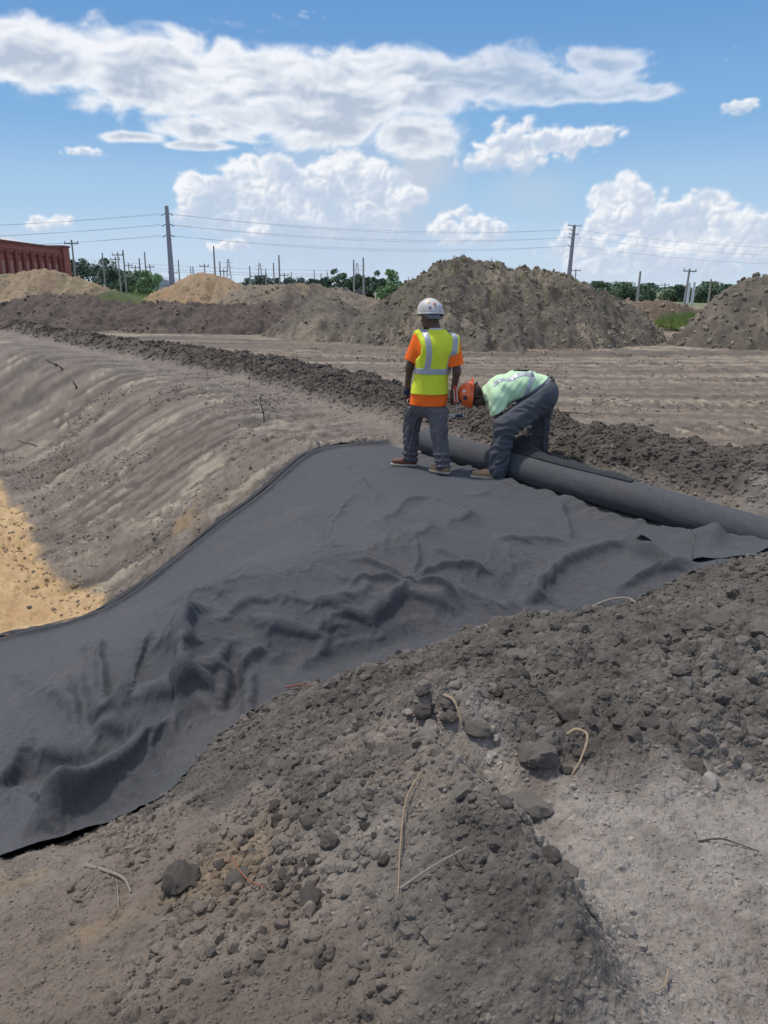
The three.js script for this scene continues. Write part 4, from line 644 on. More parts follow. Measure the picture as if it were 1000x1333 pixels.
pole('utility_pole', 'leaning dark wooden pole left of the gap trees on the right', 'utility pole', 30.28, 95, 3.79, 0.17, 0.12, wood, [], undefined, 0.12);
pole('utility_pole', 'leaning wooden pole with a crossarm next to the two white posts', 'utility pole', 41.75, 110, 4.43, 0.19, 0.13, wood, [[0.3, 1.8]], undefined, 0.25);
pole('white_post', 'left one of two white posts in front of the right-hand trees', 'post', 45.77, 120, 2.71, 0.22, 0.2, whitePost, [], undefined, 0.1); pole('white_post', 'right one of two white posts in front of the right-hand trees', 'post', 46.5, 120, 2.82, 0.22, 0.2, whitePost, [], undefined, 0.1);
function pylon(label, x, D, y) { const g = land(x, -D), h = y - g, t = thing('lattice_tower', label, 'pylon', [x, g, -D]), m = new THREE.MeshStandardMaterial({ color: new THREE.Color().setRGB(0.42, 0.44, 0.48), roughness: 0.7 }), legs = []; const bar = (a, b, r) => { const d = v3(...b).sub(v3(...a)), c = new THREE.CylinderGeometry(r, r, d.length(), 5); return c.applyQuaternion(new THREE.Quaternion().setFromUnitVectors(v3(0, 1, 0), d.clone().normalize())).translate((a[0] + b[0]) / 2, (a[1] + b[1]) / 2, (a[2] + b[2]) / 2); };
  const W = (q) => 1.6 * (1 - q) + 0.3; for (const [a, b] of [[-1, -1], [-1, 1], [1, -1], [1, 1]]) mesh('leg', bar([a * W(0), 0, b * W(0)], [a * W(1), h, b * W(1)], 0.11), m, t); for (let k = 0; k < 8; k++) { const q = k / 8, q2 = (k + 1) / 8; legs.push(bar([-W(q), h * q, W(q)], [W(q2), h * q2, W(q2)], 0.06), bar([W(q), h * q, W(q)], [-W(q2), h * q2, W(q2)], 0.06), bar([-W(q), h * q, -W(q)], [W(q2), h * q2, -W(q2)], 0.06)); } mesh('bracing', mergeGeometries(legs), m, t); for (const q of [0.78, 0.9]) mesh('crossarm', bar([-2.4, h * q, 0], [2.4, h * q, 0], 0.1), m, t); }
pylon('faint lattice pylon left of centre, nearest the sand mound', -77.2, 400, 16.5); pylon('faint lattice pylon above the far tree row behind the brown mound', -64.8, 420, 15.4); pylon('faint lattice pylon between the two tall poles by the grey houses', -14, 420, 15.4);
const wireMat = new THREE.MeshStandardMaterial({ color: new THREE.Color().setRGB(0.22, 0.24, 0.28), roughness: 0.7 });
function wire(label, a, b, sag, group, r = 0.02) { const p = []; for (let i = 0; i <= 24; i++) { const t = i / 24; p.push(v3(mix(a[0], b[0], t), mix(a[1], b[1], t) - sag * 4 * t * (1 - t), mix(a[2], b[2], t))); } tag(mesh('power_line', new THREE.TubeGeometry(new THREE.CatmullRomCurve3(p), 48, r, 5), wireMat), label, 'power line', group); }
[15.85, 13.88, 11.89].forEach((y, i) => { const lv = ['top', 'middle', 'lowest'][i];
  for (const o of [0, 0.5]) { wire('left-hand high wire in the ' + lv + ' pair, running from the tallest steel pole out of view', [-43.1, y, -160 + o * 4], [-165, y - 1.2 + o * 0.7, -163 + o * 6], 2.0 + o, 'left ' + lv + ' wires'); wire('long sagging wire in the ' + lv + ' pair between the two steel poles', [-41.5, y, -160 + o * 4], [43.5, [15.17, 13.48, 11.61][i], -190 + o * 4], 1.6 + o * 0.9, lv + ' wires between the steel poles'); }
  wire('right-hand high wire, ' + lv + ' of three, running from the grey steel pole out of view', [45.0, [15.17, 13.48, 11.61][i], -190], [150, [13, 11.2, 9][i], -205], 2.6);
});
for (const [y, k] of [[6.6, 0], [5.9, 1], [5.5, 2]]) wire(['uppermost', 'middle', 'lowermost'][k] + ' low wire strung along the crowd of far wooden poles', [-58, y + 0.7, -150], [-8, y - 1.4, -150], 0.5, undefined, 0.02);

// ------------------------------------------------------------------ lumps of soil: crumbs nobody could count, and single clods
function rockShape(seed, detail, flat = 1) {        // an irregular crumbly lump with a few broken faces, radius about 1
  const r = mulberry(seed), g0 = mergeVertices(new THREE.IcosahedronGeometry(1, detail).deleteAttribute('normal').deleteAttribute('uv')), p = g0.attributes.position, cuts = [];
  for (let i = 0; i < 6; i++) { const a = r() * 6.283, z = r() * 2 - 1, q = Math.sqrt(1 - z * z); cuts.push([q * Math.cos(a), z, q * Math.sin(a), 0.5 + 0.4 * r()]); }
  const o = r() * 90, sx = 0.8 + 0.5 * r(), sz = 0.7 + 0.5 * r(), k = detail > 2 ? 1 : 0.7;
  for (let i = 0; i < p.count; i++) {
    let x = p.getX(i), y = p.getY(i), z = p.getZ(i);
    for (const [a, b, c, d] of cuts) { const t = x * a + y * b + z * c - d; if (t > 0) { x -= a * t * 0.85; y -= b * t * 0.85; z -= c * t * 0.85; } }
    const n = 1 + 0.20 * noise(x * 1.7 + o, y * 1.7 + z * 1.3) + 0.15 * noise(x * 3.9 + o + y * 1.5, z * 3.9 - y * 3) + k * 0.11 * noise(x * 8 + y * 5, z * 8 + o) + (detail > 2 ? 0.06 * noise(x * 17 + y * 11, z * 17 + y * 7 + o) : 0);
    p.setXYZ(i, x * n * sx, y * n * flat, z * n * sz);
  }
  const c = toCreasedNormals(g0, detail > 2 ? 0.6 : detail > 1 ? 0.45 : 0.3), uv = new Float32Array(c.attributes.position.count * 2); for (let i = 0; i < uv.length / 2; i++) { uv[i * 2] = (c.attributes.position.getX(i) + c.attributes.position.getY(i) * 0.4) * 0.5; uv[i * 2 + 1] = (c.attributes.position.getZ(i) + c.attributes.position.getY(i) * 0.5) * 0.5; }
  c.setAttribute('uv', new THREE.BufferAttribute(uv, 2)); return c;
}
const grainShapes = [1, 2, 3, 4].map((s) => rockShape(100 + s, 1)), lumpShapes = [1, 2, 3, 4].map((s) => rockShape(200 + s, 2)), clodShapes = [1, 2, 3, 4, 5, 6, 7].map((s) => rockShape(300 + s, 3, 0.85));
const crumbMat = new THREE.MeshStandardMaterial({ color: 0xffffff, roughness: 0.98 });
const clodGrain = soilGrain.clone(); clodGrain.repeat.set(1.3, 1.3); clodGrain.needsUpdate = true;
const clodMats = [[0.20, 0.168, 0.140], [0.175, 0.146, 0.122], [0.225, 0.192, 0.162], [0.135, 0.112, 0.094]].map((c) => new THREE.MeshStandardMaterial({ color: new THREE.Color().setRGB(...c), roughness: 0.98, bumpMap: clodGrain, bumpScale: 0.006, map: soilSpeck }));
const top4 = [0, 0, 0, 0];
const soilTop = (x, z, cell = 0.006) => soil(x, z, cell, top4)[0];
function scatter(name, count, seed, box, size, accept, tone, cell = 0.012, sink = 0.25) {
  const r = mulberry(seed), crumbShapes = size[1] > 0.02 ? lumpShapes : grainShapes, lists = crumbShapes.map(() => []);
  for (let tries = 0, got = 0; got < count && tries < count * 8; tries++) {
    const u = mix(box[0], box[1], r()), v = mix(box[2], box[3], r()), x = toX(u, v), z = toZ(u, v), g = r();
    if (Math.abs(x) > 2.3 - z * 0.60) continue;
    const h = soilTop(x, z, cell), keep = accept(u, v, x, z, h); if (r() > keep) continue;
    const s = mix(size[0], size[1], Math.pow(g, size[2] ?? 3));
    const t = tone(r(), top4, s); got++;
    lists[Math.floor(r() * crumbShapes.length)].push([x, h + s * (0.4 - sink - 0.15 * r()), z, r() * 6.3, r() * 6.3, r() * 6.3, s * (0.8 + 0.4 * r()), s * (0.65 + 0.4 * r()), s * (0.8 + 0.4 * r()), t]);
  }
  lists.forEach((l, k) => {
    const m = new THREE.InstancedMesh(crumbShapes[k], crumbMat, l.length); m.name = numbered(name);
    l.forEach((q, i) => { MM.compose(V1.set(q[0], q[1], q[2]), Q.setFromEuler(EU.set(q[3], q[4], q[5])), V2.set(q[6], q[7], q[8])); m.setMatrixAt(i, MM); m.setColorAt(i, CC.setRGB(...q[9])); });
    m.castShadow = m.receiveShadow = true; tag(m, null, null, null, 'stuff'); scene.add(m);
  });
}
const soilTone = (c0, c1) => (q, at) => { const t = mix(c0, c1, q); return [at[1] * t, at[2] * t, at[3] * t]; };
scatter('soil_crumbs', 60000, 11, [-5.2, -0.6, -4.1, -0.5], [0.0025, 0.0125, 2.0], (u, v) => zone.heap * (0.6 + 0.4 * smooth(-1.2, -1.8, u + 0.4 * noise(u, v))), soilTone(0.8, 1.08), 0.012, 0.38);
scatter('soil_crumbs', 7000, 12, [-5.2, -0.9, -4.1, -0.7], [0.010, 0.034, 2.4], (u, v) => zone.heap * smooth(-0.9, -1.6, u + 0.3 * noise(u * 2, v * 2)) * smooth(-0.5, 0.4, noise(u * 1.7 + 4, v * 1.7)), soilTone(0.8, 1.08), 0.012, 0.4);
scatter('soil_crumbs', 7000, 13, [-2.9, 0.6, -3.4, -0.2], [0.002, 0.008, 4], (u, v) => (1 - zone.heap) * (1 - underCloth(u, v)) * smooth(-0.45, 0.5, noise(u * 3, v * 3) + 0.1), soilTone(0.8, 1.15), 0.006, 0.25);
scatter('soil_crumbs', 2600, 14, [-1.45, -0.2, -3.9, -1.2], [0.005, 0.024, 2.6], (u, v) => (1 - underCloth(u, v)) * Math.max(smooth(-0.1, 0.5, noise(u * 2.6 + 9, v * 2.6)), smooth(0.55, 0.1, Math.hypot(u + 0.8, (v + 1.9) * 0.8))), soilTone(0.6, 0.85), 0.012, 0.3);
scatter('soil_crumbs', 9000, 19, [-2.2, 0.2, -3.3, -0.4], [0.002, 0.006, 2], (u, v) => (1 - underCloth(u, v)) * smooth(-0.3, 0.4, noise(u * 4.6 + 2, v * 4.6)), soilTone(0.75, 1.1), 0.006, 0.3);
scatter('windrow_clods', 30000, 15, [-8.6, -5.9, -22, -2.6], [0.008, 0.036, 3], (u, v, x, z) => smooth(0.02, 0.4, zone.windrow) * smooth(30, 7, Math.hypot(x, z)), soilTone(0.85, 1.08), 0.02, 0.4);
scatter('windrow_clods', 6000, 16, [-9, -1, -50, -12], [0.02, 0.06, 3], (u, v) => smooth(0.02, 0.35, zone.windrow), soilTone(0.85, 1.1), 0.05, 0.35);
scatter('bank_clods', 7000, 17, [-6.2, -0.9, -19, -8.5], [0.005, 0.026, 3], (u, v) => (1 - underCloth(u, v)) * smooth(-0.1, 0.5, noise(u * 0.7 + 4, v * 0.5) + 0.35 * noise(u * 2.2, v * 2.2) + 0.5 * smooth(-2.6, -1.5, u)) * smooth(-1.3, -1.6, u), soilTone(1.1, 1.45), 0.02, 0.42);
scatter('road_crumbs', 4500, 18, [-22, -8, -26, -1], [0.012, 0.045, 4], (u, v) => smooth(-0.1, 0.5, noise(u * 0.5, v * 0.5) + 0.3 * noise(u * 2, v * 2)), soilTone(0.8, 1.05), 0.04, 0.35);

// single clods: [u, v, radius]
const CLODS = [[-0.52, -2.09, 0.078], [-0.65, -1.91, 0.052], [-0.51, -1.91, 0.023], [-0.76, -1.63, 0.044], [-0.91, -1.93, 0.05], [-0.9, -1.77, 0.038], [-0.96, -2.35, 0.035], [-1.51, -1.55, 0.085], [-1.32, -1.21, 0.046], [-1.65, -1.64, 0.062], [-0.5, -2.49, 0.02], [-1.44, -2.05, 0.052], [-1.49, -1.96, 0.045], [-2.97, -1.91, 0.077], [-2.88, -1.66, 0.071], [-2.08, -1.55, 0.05], [-1.19, -2.95, 0.043], [-0.99, -2.91, 0.041], [-0.48, -1.66, 0.025], [-0.68, -1.41, 0.02], [-0.53, -1.62, 0.017], [-2.44, -2.8, 0.075], [-2.21, -2.39, 0.07], [-1.68, -2.02, 0.055], [-2.41, -3.2, 0.07], [-2.32, -1.96, 0.052], [-2.43, -1.71, 0.046], [-1.95, -1.82, 0.047], [-2.23, -3.45, 0.055], [-1.68, -3.17, 0.042], [-2.61, -2.69, 0.075], [-3.21, -2.46, 0.075], [-3.61, -2.25, 0.08], [-2.77, -1.9, 0.065], [-1.54, -1.86, 0.046], [-1.46, -1.68, 0.034], [-1.63, -2.51, 0.047], [-1.41, -2.46, 0.032], [-1.92, -2.44, 0.048], [-0.85, -2.06, 0.034], [-0.74, -2.01, 0.03], [-0.76, -1.8, 0.023], [-0.65, -2.09, 0.023], [-1.05, -1.98, 0.026]];
const CLOD_LABELS = {
  0: 'largest dark broken clod on the packed ground, standing apart left of the heap', 1: 'dark angular clod at the foot of the heap, just right of the big lone clod', 3: 'dark blocky clod with a flat face at the low tip of the rubble', 4: 'tall blocky clod leaning in the rubble below the curled cloth corner',
  7: 'long pale slab of dried clay lying on the crest of the small ridge', 8: 'small flat pale slab lying alone lower down the ridge beside the smooth dusty ground', 9: 'wide flat-topped clod beside the looped root', 10: 'small lone dark clod on the packed ground nearest the cloth edge', 13: 'big dark hollow-sided clod high on the right of the heap', 21: 'flat wide clod near the top of the heap below the stick on the cloth edge',
};
const CLOD_LIST = new Set(Object.values(CLOD_LABELS));
const clodProto = clodShapes.map((g, k) => { const m = new THREE.Mesh(g, clodMats[k % 4]); m.castShadow = m.receiveShadow = true; return m; });
function placeClod(u, v, s, k, label, group, flat = 0.75, long = 1, turn = 0) {
  const m = clodProto[k % clodProto.length].clone(); m.name = numbered('soil_clod'); const x = toX(u, v), z = toZ(u, v);
  m.position.set(x, soilTop(x, z) + s * flat * (label && CLOD_LIST.has(label) ? 0.3 : 0.1), z); m.rotation.set(0.3 * noise(u * 9, v * 9), turn || k * 1.7, 0.3 * noise(u * 9 + 5, v * 9)); m.scale.set(s * long, s * flat, s); m.material = clodMats[k === 7 || k === 8 || k === 9 ? 2 : k === 0 ? 3 : k % 4];
  tag(m, label, 'clod', group); scene.add(m);
}
CLODS.forEach(([u, v, s], i) => placeClod(u, v, s, i, CLOD_LABELS[i] ?? 'grey-brown lump of soil among the crumbs of the heap below the cloth', CLOD_LABELS[i] ? undefined : 'soil lumps on the foreground heap', i === 7 || i === 8 ? 0.45 : 0.75, i === 7 ? 1.15 : 1, i === 7 ? 0.75 : i === 8 ? 0.6 : 0));
{ const r = mulberry(404); let got = 0;
  for (let t = 0; got < 240 && t < 4000; t++) { const u = mix(-4.8, -1.0, r()), v = mix(-3.9, -1.0, r()), x = toX(u, v), z = toZ(u, v); soil(x, z, 0.01, top4); if (zone.heap < 0.6 || underCloth(u, v) > 0.01 || v < clothRight(u) + 0.06 || r() > Math.max(smooth(-1.2, -1.9, u), 0.8 * Math.exp(-(((u + 1.46 - (v + 2.04) * 0.287) / 0.16) ** 2))) || Math.abs(x) > 0.6 - z * 0.58) continue; placeClod(u, v, mix(0.022, 0.062, r() * r()), got + 3, 'grey-brown lump of soil among the crumbs of the heap below the cloth', 'soil lumps on the foreground heap'); got++; } }
{ const r = mulberry(405); let got = 0;
  for (let t = 0; got < 45 && t < 4000; t++) { const v = mix(-13, -3.2, r()), u = mix(-7.8, -6.0, r()), x = toX(u, v), z = toZ(u, v); soil(x, z, 0.02, top4); if (zone.windrow < 0.35 || Math.abs(x) > 0.6 - z * 0.58) continue; placeClod(u, v, mix(0.05, 0.09, r() * r()), 3 + 4 * Math.floor(r() * 9), 'dark lump of moist spoil on the low ridge behind the cloth roll', 'dark lumps on the spoil ridge'); got++; } }
{ const r = mulberry(406); let got = 0;
  for (let t = 0; got < 36 && t < 2000; t++) { const u = -0.82 + 0.3 * (r() + r() - 1), v = -1.9 + 0.5 * (r() + r() - 1); if (underCloth(u, v) > 0.01) continue; placeClod(u, v, mix(0.014, 0.036, r() * r()), 4 * Math.floor(r() * 9) + (r() < 0.6 ? 3 : 1), 'dark lump in the loose rubble around the angular clod left of the heap', 'dark rubble at the tip of the heap'); got++; } }
// lumps on the flanks of the stockpiles
function pileClods(p, count, seed, lo, hi, c0, c1) { const r = mulberry(seed), l = lumpShapes.map(() => []); for (let i = 0; i < count; i++) { const x = mix(p.x0 + 0.5, p.x1 - 0.5, r()), z = p.zc(x) + mix(-0.5, 6, r()), h = p.height(x, z), s = mix(lo, hi, Math.pow(r(), 4)), k = Math.floor(r() * 4); if (h < land(x, z) - 0.05) { i -= 0; continue; } l[k].push([x, h + s * 0.1, z, r() * 6.3, r() * 6.3, r() * 6.3, s, mix3(c0, c1, r())]); }
  l.forEach((q, k) => { const m = new THREE.InstancedMesh(lumpShapes[k], crumbMat, q.length); m.name = numbered('stockpile_clods'); q.forEach((e, i) => { MM.compose(V1.set(e[0], e[1], e[2]), Q.setFromEuler(EU.set(e[3], e[4], e[5])), V2.set(e[6], e[6] * 0.8, e[6])); m.setMatrixAt(i, MM); m.setColorAt(i, CC.setRGB(...e[7])); }); m.castShadow = m.receiveShadow = true; scene.add(tag(m, null, null, null, 'stuff')); }); }
piles.forEach((p, i) => pileClods(p, [2600, 2200, 700, 500, 800, 1300, 500, 600][i], 700 + i, 0.02, [0.10, 0.14, 0.12, 0.09, 0.12, 0.12, 0.10, 0.2][i], p.c0.map((c) => c * 1.5), p.c1.map((c) => c * 1.45)));
scatter('soil_crumbs', 900, 23, [-1.5, 0.2, -15, -8.5], [0.005, 0.03, 3], (u, v) => smooth(0.55, 0.0, Math.abs(u - sandEdge(v) - 0.15)), (q, at) => mix3(COL.mid, COL.ochre, q), 0.02, 0.35);

// ------------------------------------------------------------------ people: smooth bodies meshed from distance fields
function sdfMesh(f, lo, hi, cell) {                 // surface nets over a grid
  const nx = Math.ceil((hi[0] - lo[0]) / cell) + 1, ny = Math.ceil((hi[1] - lo[1]) / cell) + 1, nz = Math.ceil((hi[2] - lo[2]) / cell) + 1, D = new Float32Array(nx * ny * nz);
  for (let k = 0, q = 0; k < nz; k++) for (let j = 0; j < ny; j++) for (let i = 0; i < nx; i++, q++) D[q] = f(lo[0] + i * cell, lo[1] + j * cell, lo[2] + k * cell);
  const id = new Int32Array(nx * ny * nz).fill(-1), P = [], I = [], sx = 1, sy = nx, sz = nx * ny, E = [[0, 1], [0, 2], [0, 4], [1, 3], [1, 5], [2, 3], [2, 6], [3, 7], [4, 5], [4, 6], [5, 7], [6, 7]], off = [0, sx, sy, sx + sy, sz, sx + sz, sy + sz, sx + sy + sz];
  for (let k = 0; k < nz - 1; k++) for (let j = 0; j < ny - 1; j++) for (let i = 0; i < nx - 1; i++) {
    const q = i + j * sy + k * sz; let inside = 0; for (let c = 0; c < 8; c++) if (D[q + off[c]] < 0) inside++;
    if (inside === 0 || inside === 8) continue;
    let x = 0, y = 0, z = 0, n = 0;
    for (const [a, b] of E) { const da = D[q + off[a]], db = D[q + off[b]]; if (da < 0 === db < 0) continue; const t = da / (da - db), g = (c, s) => (c >> s) & 1; x += mix(g(a, 0), g(b, 0), t); y += mix(g(a, 1), g(b, 1), t); z += mix(g(a, 2), g(b, 2), t); n++; }
    id[q] = P.length / 3; P.push(lo[0] + (i + x / n) * cell, lo[1] + (j + y / n) * cell, lo[2] + (k + z / n) * cell);
  }
  for (let k = 1; k < nz - 1; k++) for (let j = 1; j < ny - 1; j++) for (let i = 1; i < nx - 1; i++) {
    const q = i + j * sy + k * sz, a = D[q] < 0;
    for (const [s, u, v] of [[sx, sy, sz], [sy, sz, sx], [sz, sx, sy]]) { const b = D[q + s] < 0; if (a === b) continue; const A = id[q - u - v], B = id[q - v], C = id[q], E2 = id[q - u]; if (A < 0 || B < 0 || C < 0 || E2 < 0) continue; if (a) I.push(A, B, C, A, C, E2); else I.push(A, C, B, A, E2, C); }
  }
  const g = new THREE.BufferGeometry(), N = new Float32Array(P.length), T = new Float32Array(P.length / 3 * 2), e = cell * 0.6;
  for (let i = 0; i < P.length; i += 3) { const x = P[i], y = P[i + 1], z = P[i + 2]; let a = f(x + e, y, z) - f(x - e, y, z), b = f(x, y + e, z) - f(x, y - e, z), c = f(x, y, z + e) - f(x, y, z - e); const l = Math.hypot(a, b, c) || 1; N[i] = a / l; N[i + 1] = b / l; N[i + 2] = c / l; T[i / 3 * 2] = x + z * 0.6; T[i / 3 * 2 + 1] = y + z * 0.3; }
  g.setAttribute('position', new THREE.BufferAttribute(new Float32Array(P), 3)); g.setAttribute('normal', new THREE.BufferAttribute(N, 3)); g.setAttribute('uv', new THREE.BufferAttribute(T, 2)); g.setIndex(I); return g;
}
const smin = (a, b, k) => { const h = Math.max(k - Math.abs(a - b), 0) / k; return Math.min(a, b) - h * h * k * 0.25; };
const smax = (a, b, k) => -smin(-a, -b, k);
function cone(a, b, ra, rb) {                       // tapered limb between two joints
  const dx = b[0] - a[0], dy = b[1] - a[1], dz = b[2] - a[2], l2 = dx * dx + dy * dy + dz * dz;
  return (x, y, z) => { const ex = x - a[0], ey = y - a[1], ez = z - a[2], t = clamp((ex * dx + ey * dy + ez * dz) / l2); return Math.hypot(ex - t * dx, ey - t * dy, ez - t * dz) - mix(ra, rb, t); };
}
const ball = (c, r) => (x, y, z) => { const a = (x - c[0]) / r[0], b = (y - c[1]) / r[1], d = (z - c[2]) / r[2], k = Math.hypot(a, b, d), m = Math.hypot(a / r[0], b / r[1], d / r[2]) || 1e-6; return k * (k - 1) / m; };
const join = (k, ...fs) => (x, y, z) => { let d = fs[0](x, y, z); for (let i = 1; i < fs.length; i++) d = smin(d, fs[i](x, y, z), k); return d; };
const cut = (f, p, n, k = 0.006) => { const l = Math.hypot(...n); return (x, y, z) => smax(f(x, y, z), ((x - p[0]) * n[0] + (y - p[1]) * n[1] + (z - p[2]) * n[2]) / l, k); };
const unit = (a) => { const l = Math.hypot(...a); return a.map((c) => c / l); };
const at3 = (a, b, t) => a.map((c, i) => mix(c, b[i], t));
const cloth3 = (c, rough = 0.92, extra = {}) => new THREE.MeshStandardMaterial({ color: new THREE.Color().setRGB(...c), roughness: rough, bumpMap: feltGrain, bumpScale: 0.0008, ...extra });
const skinMat = new THREE.MeshStandardMaterial({ color: new THREE.Color().setRGB(0.095, 0.052, 0.036), roughness: 0.5 });
const silver = new THREE.MeshStandardMaterial({ color: new THREE.Color().setRGB(0.42, 0.44, 0.48), roughness: 0.42, metalness: 0.1 });
const darkStrap = cloth3([0.03, 0.032, 0.036], 0.8), boxOf = (pts, r) => [[0, 1, 2].map((i) => Math.min(...pts.map((p) => p[i])) - r), [0, 1, 2].map((i) => Math.max(...pts.map((p) => p[i])) + r)];
const part = (name, f, lo, hi, cell, mat, parent) => { const g = sdfMesh(f, lo, hi, cell); return mesh(name, g, mat, parent); };
function foldsOf(a, b, amp, waves, seed) {          // creases that ring a trouser leg or sleeve, slanting and broken
  const d = [b[0] - a[0], b[1] - a[1], b[2] - a[2]], l2 = d[0] ** 2 + d[1] ** 2 + d[2] ** 2;
  return (x, y, z) => { const t = ((x - a[0]) * d[0] + (y - a[1]) * d[1] + (z - a[2]) * d[2]) / l2, w = Math.atan2(z - mix(a[2], b[2], t), x - mix(a[0], b[0], t)); return amp * (0.55 * noise(t * waves * 0.7 + 1.9 * Math.sin(w + seed), w * 1.4 + seed) + 0.45 * (0.4 - Math.abs(noise(t * waves * 1.5 - 1.5 * w + seed * 3, w * 1.1 + t * 2))) * 2) * smooth(-0.1, 0.2, t); };
}
function hand(wrist, dir, side, curl, gripAxis, s = 1) {   // palm, four fingers of unequal length with two bends, thumb from the side of the palm
  const D = unit(dir), S = unit(side), Nn = unit([D[1] * S[2] - D[2] * S[1], D[2] * S[0] - D[0] * S[2], D[0] * S[1] - D[1] * S[0]]), P = (a, b, c) => [0, 1, 2].map((i) => wrist[i] + s * (D[i] * a + S[i] * b + Nn[i] * c)), fs = [cone(P(-0.02, 0, 0), P(0.03, 0, 0), 0.026 * s, 0.028 * s), cone(P(0.035, -0.026, 0), P(0.085, -0.028, 0), 0.015 * s, 0.014 * s), cone(P(0.035, 0.02, 0), P(0.085, 0.028, 0), 0.018 * s, 0.014 * s), cone(P(0.05, 0, 0), P(0.085, 0, 0), 0.017 * s, 0.015 * s)];
  const fingers = [];
  [[-0.03, 0.062], [-0.010, 0.072], [0.011, 0.078], [0.031, 0.068]].forEach(([b, len], i) => {
    let p = P(0.088, b, 0), ang = 0.15 + 0.05 * i; const segs = [0.42, 0.32, 0.26], q = [p]; let a = 0.088, c = 0;
    segs.forEach((f) => { ang += curl; a += Math.cos(ang) * len * f; c += Math.sin(ang) * len * f; q.push(P(a, b * 1.08, c)); });
    for (let k = 0; k < 3; k++) fingers.push(cone(q[k], q[k + 1], (0.0095 - 0.0008 * k) * s, (0.0088 - 0.0008 * k) * s));
  });
  const t0 = P(0.028, 0.026, 0.006), t1 = P(0.058, 0.05, 0.02), t2 = P(0.085, 0.05, 0.034 + 0.01 * curl);
  fingers.push(cone(t0, t1, 0.0135 * s, 0.011 * s), cone(t1, t2, 0.0108 * s, 0.0085 * s));
  const palm = join(0.018 * s, ...fs); return (x, y, z) => { let d = palm(x, y, z), m = 1; for (const f of fingers) m = Math.min(m, f(x, y, z)); return smin(d, m, 0.006 * s); };
}
function merged(name, geoms, mat, parent) { return mesh(name, mergeGeometries(geoms.map((g) => g.index ? g.toNonIndexed() : g)), mat, parent); }
function headShape(c, fwd, up) {                    // skull, jaw, nose, brow, eyes, lips, ears
  const F = unit(fwd), U = unit(up), R = unit([F[1] * U[2] - F[2] * U[1], F[2] * U[0] - F[0] * U[2], F[0] * U[1] - F[1] * U[0]]), P = (f, u, r) => [0, 1, 2].map((i) => c[i] + F[i] * f + U[i] * u + R[i] * r);
  const loc = (x, y, z) => { const d = [x - c[0], y - c[1], z - c[2]]; return [d[0] * F[0] + d[1] * F[1] + d[2] * F[2], d[0] * U[0] + d[1] * U[1] + d[2] * U[2], d[0] * R[0] + d[1] * R[1] + d[2] * R[2]]; };
  const skull = ball([-0.008, 0.035, 0], [0.098, 0.088, 0.077]), jaw = ball([0.03, -0.055, 0], [0.062, 0.062, 0.056]), cheek = ball([0.045, -0.015, 0], [0.055, 0.055, 0.064]);
  const nose = cone([0.088, 0.012, 0], [0.108, -0.025, 0], 0.009, 0.014), lip = ball([0.088, -0.062, 0], [0.012, 0.010, 0.024]), chin = ball([0.078, -0.098, 0], [0.018, 0.016, 0.022]), brow = cone([0.088, 0.03, -0.035], [0.088, 0.03, 0.035], 0.009, 0.009);
  const ears = [-1, 1].map((s) => ball([-0.006, -0.005, s * 0.078], [0.018, 0.03, 0.009])), eyes = [-1, 1].map((s) => ball([0.084, 0.012, s * 0.031], [0.013, 0.010, 0.014]));
  const f = (x, y, z) => { const [a, b, r] = loc(x, y, z); let d = smin(skull(a, b, r), jaw(a, b, r), 0.04); d = smin(d, cheek(a, b, r), 0.03); d = smin(d, brow(a, b, r), 0.015); d = smax(d, -eyes[0](a, b, r), 0.008); d = smax(d, -eyes[1](a, b, r), 0.008); d = smin(d, nose(a, b, r), 0.012); d = smin(d, lip(a, b, r), 0.008); d = smin(d, chin(a, b, r), 0.016); d = smin(d, ears[0](a, b, r), 0.006); return smin(d, ears[1](a, b, r), 0.006); };
  return { f, P, loc, F, U, R };
}
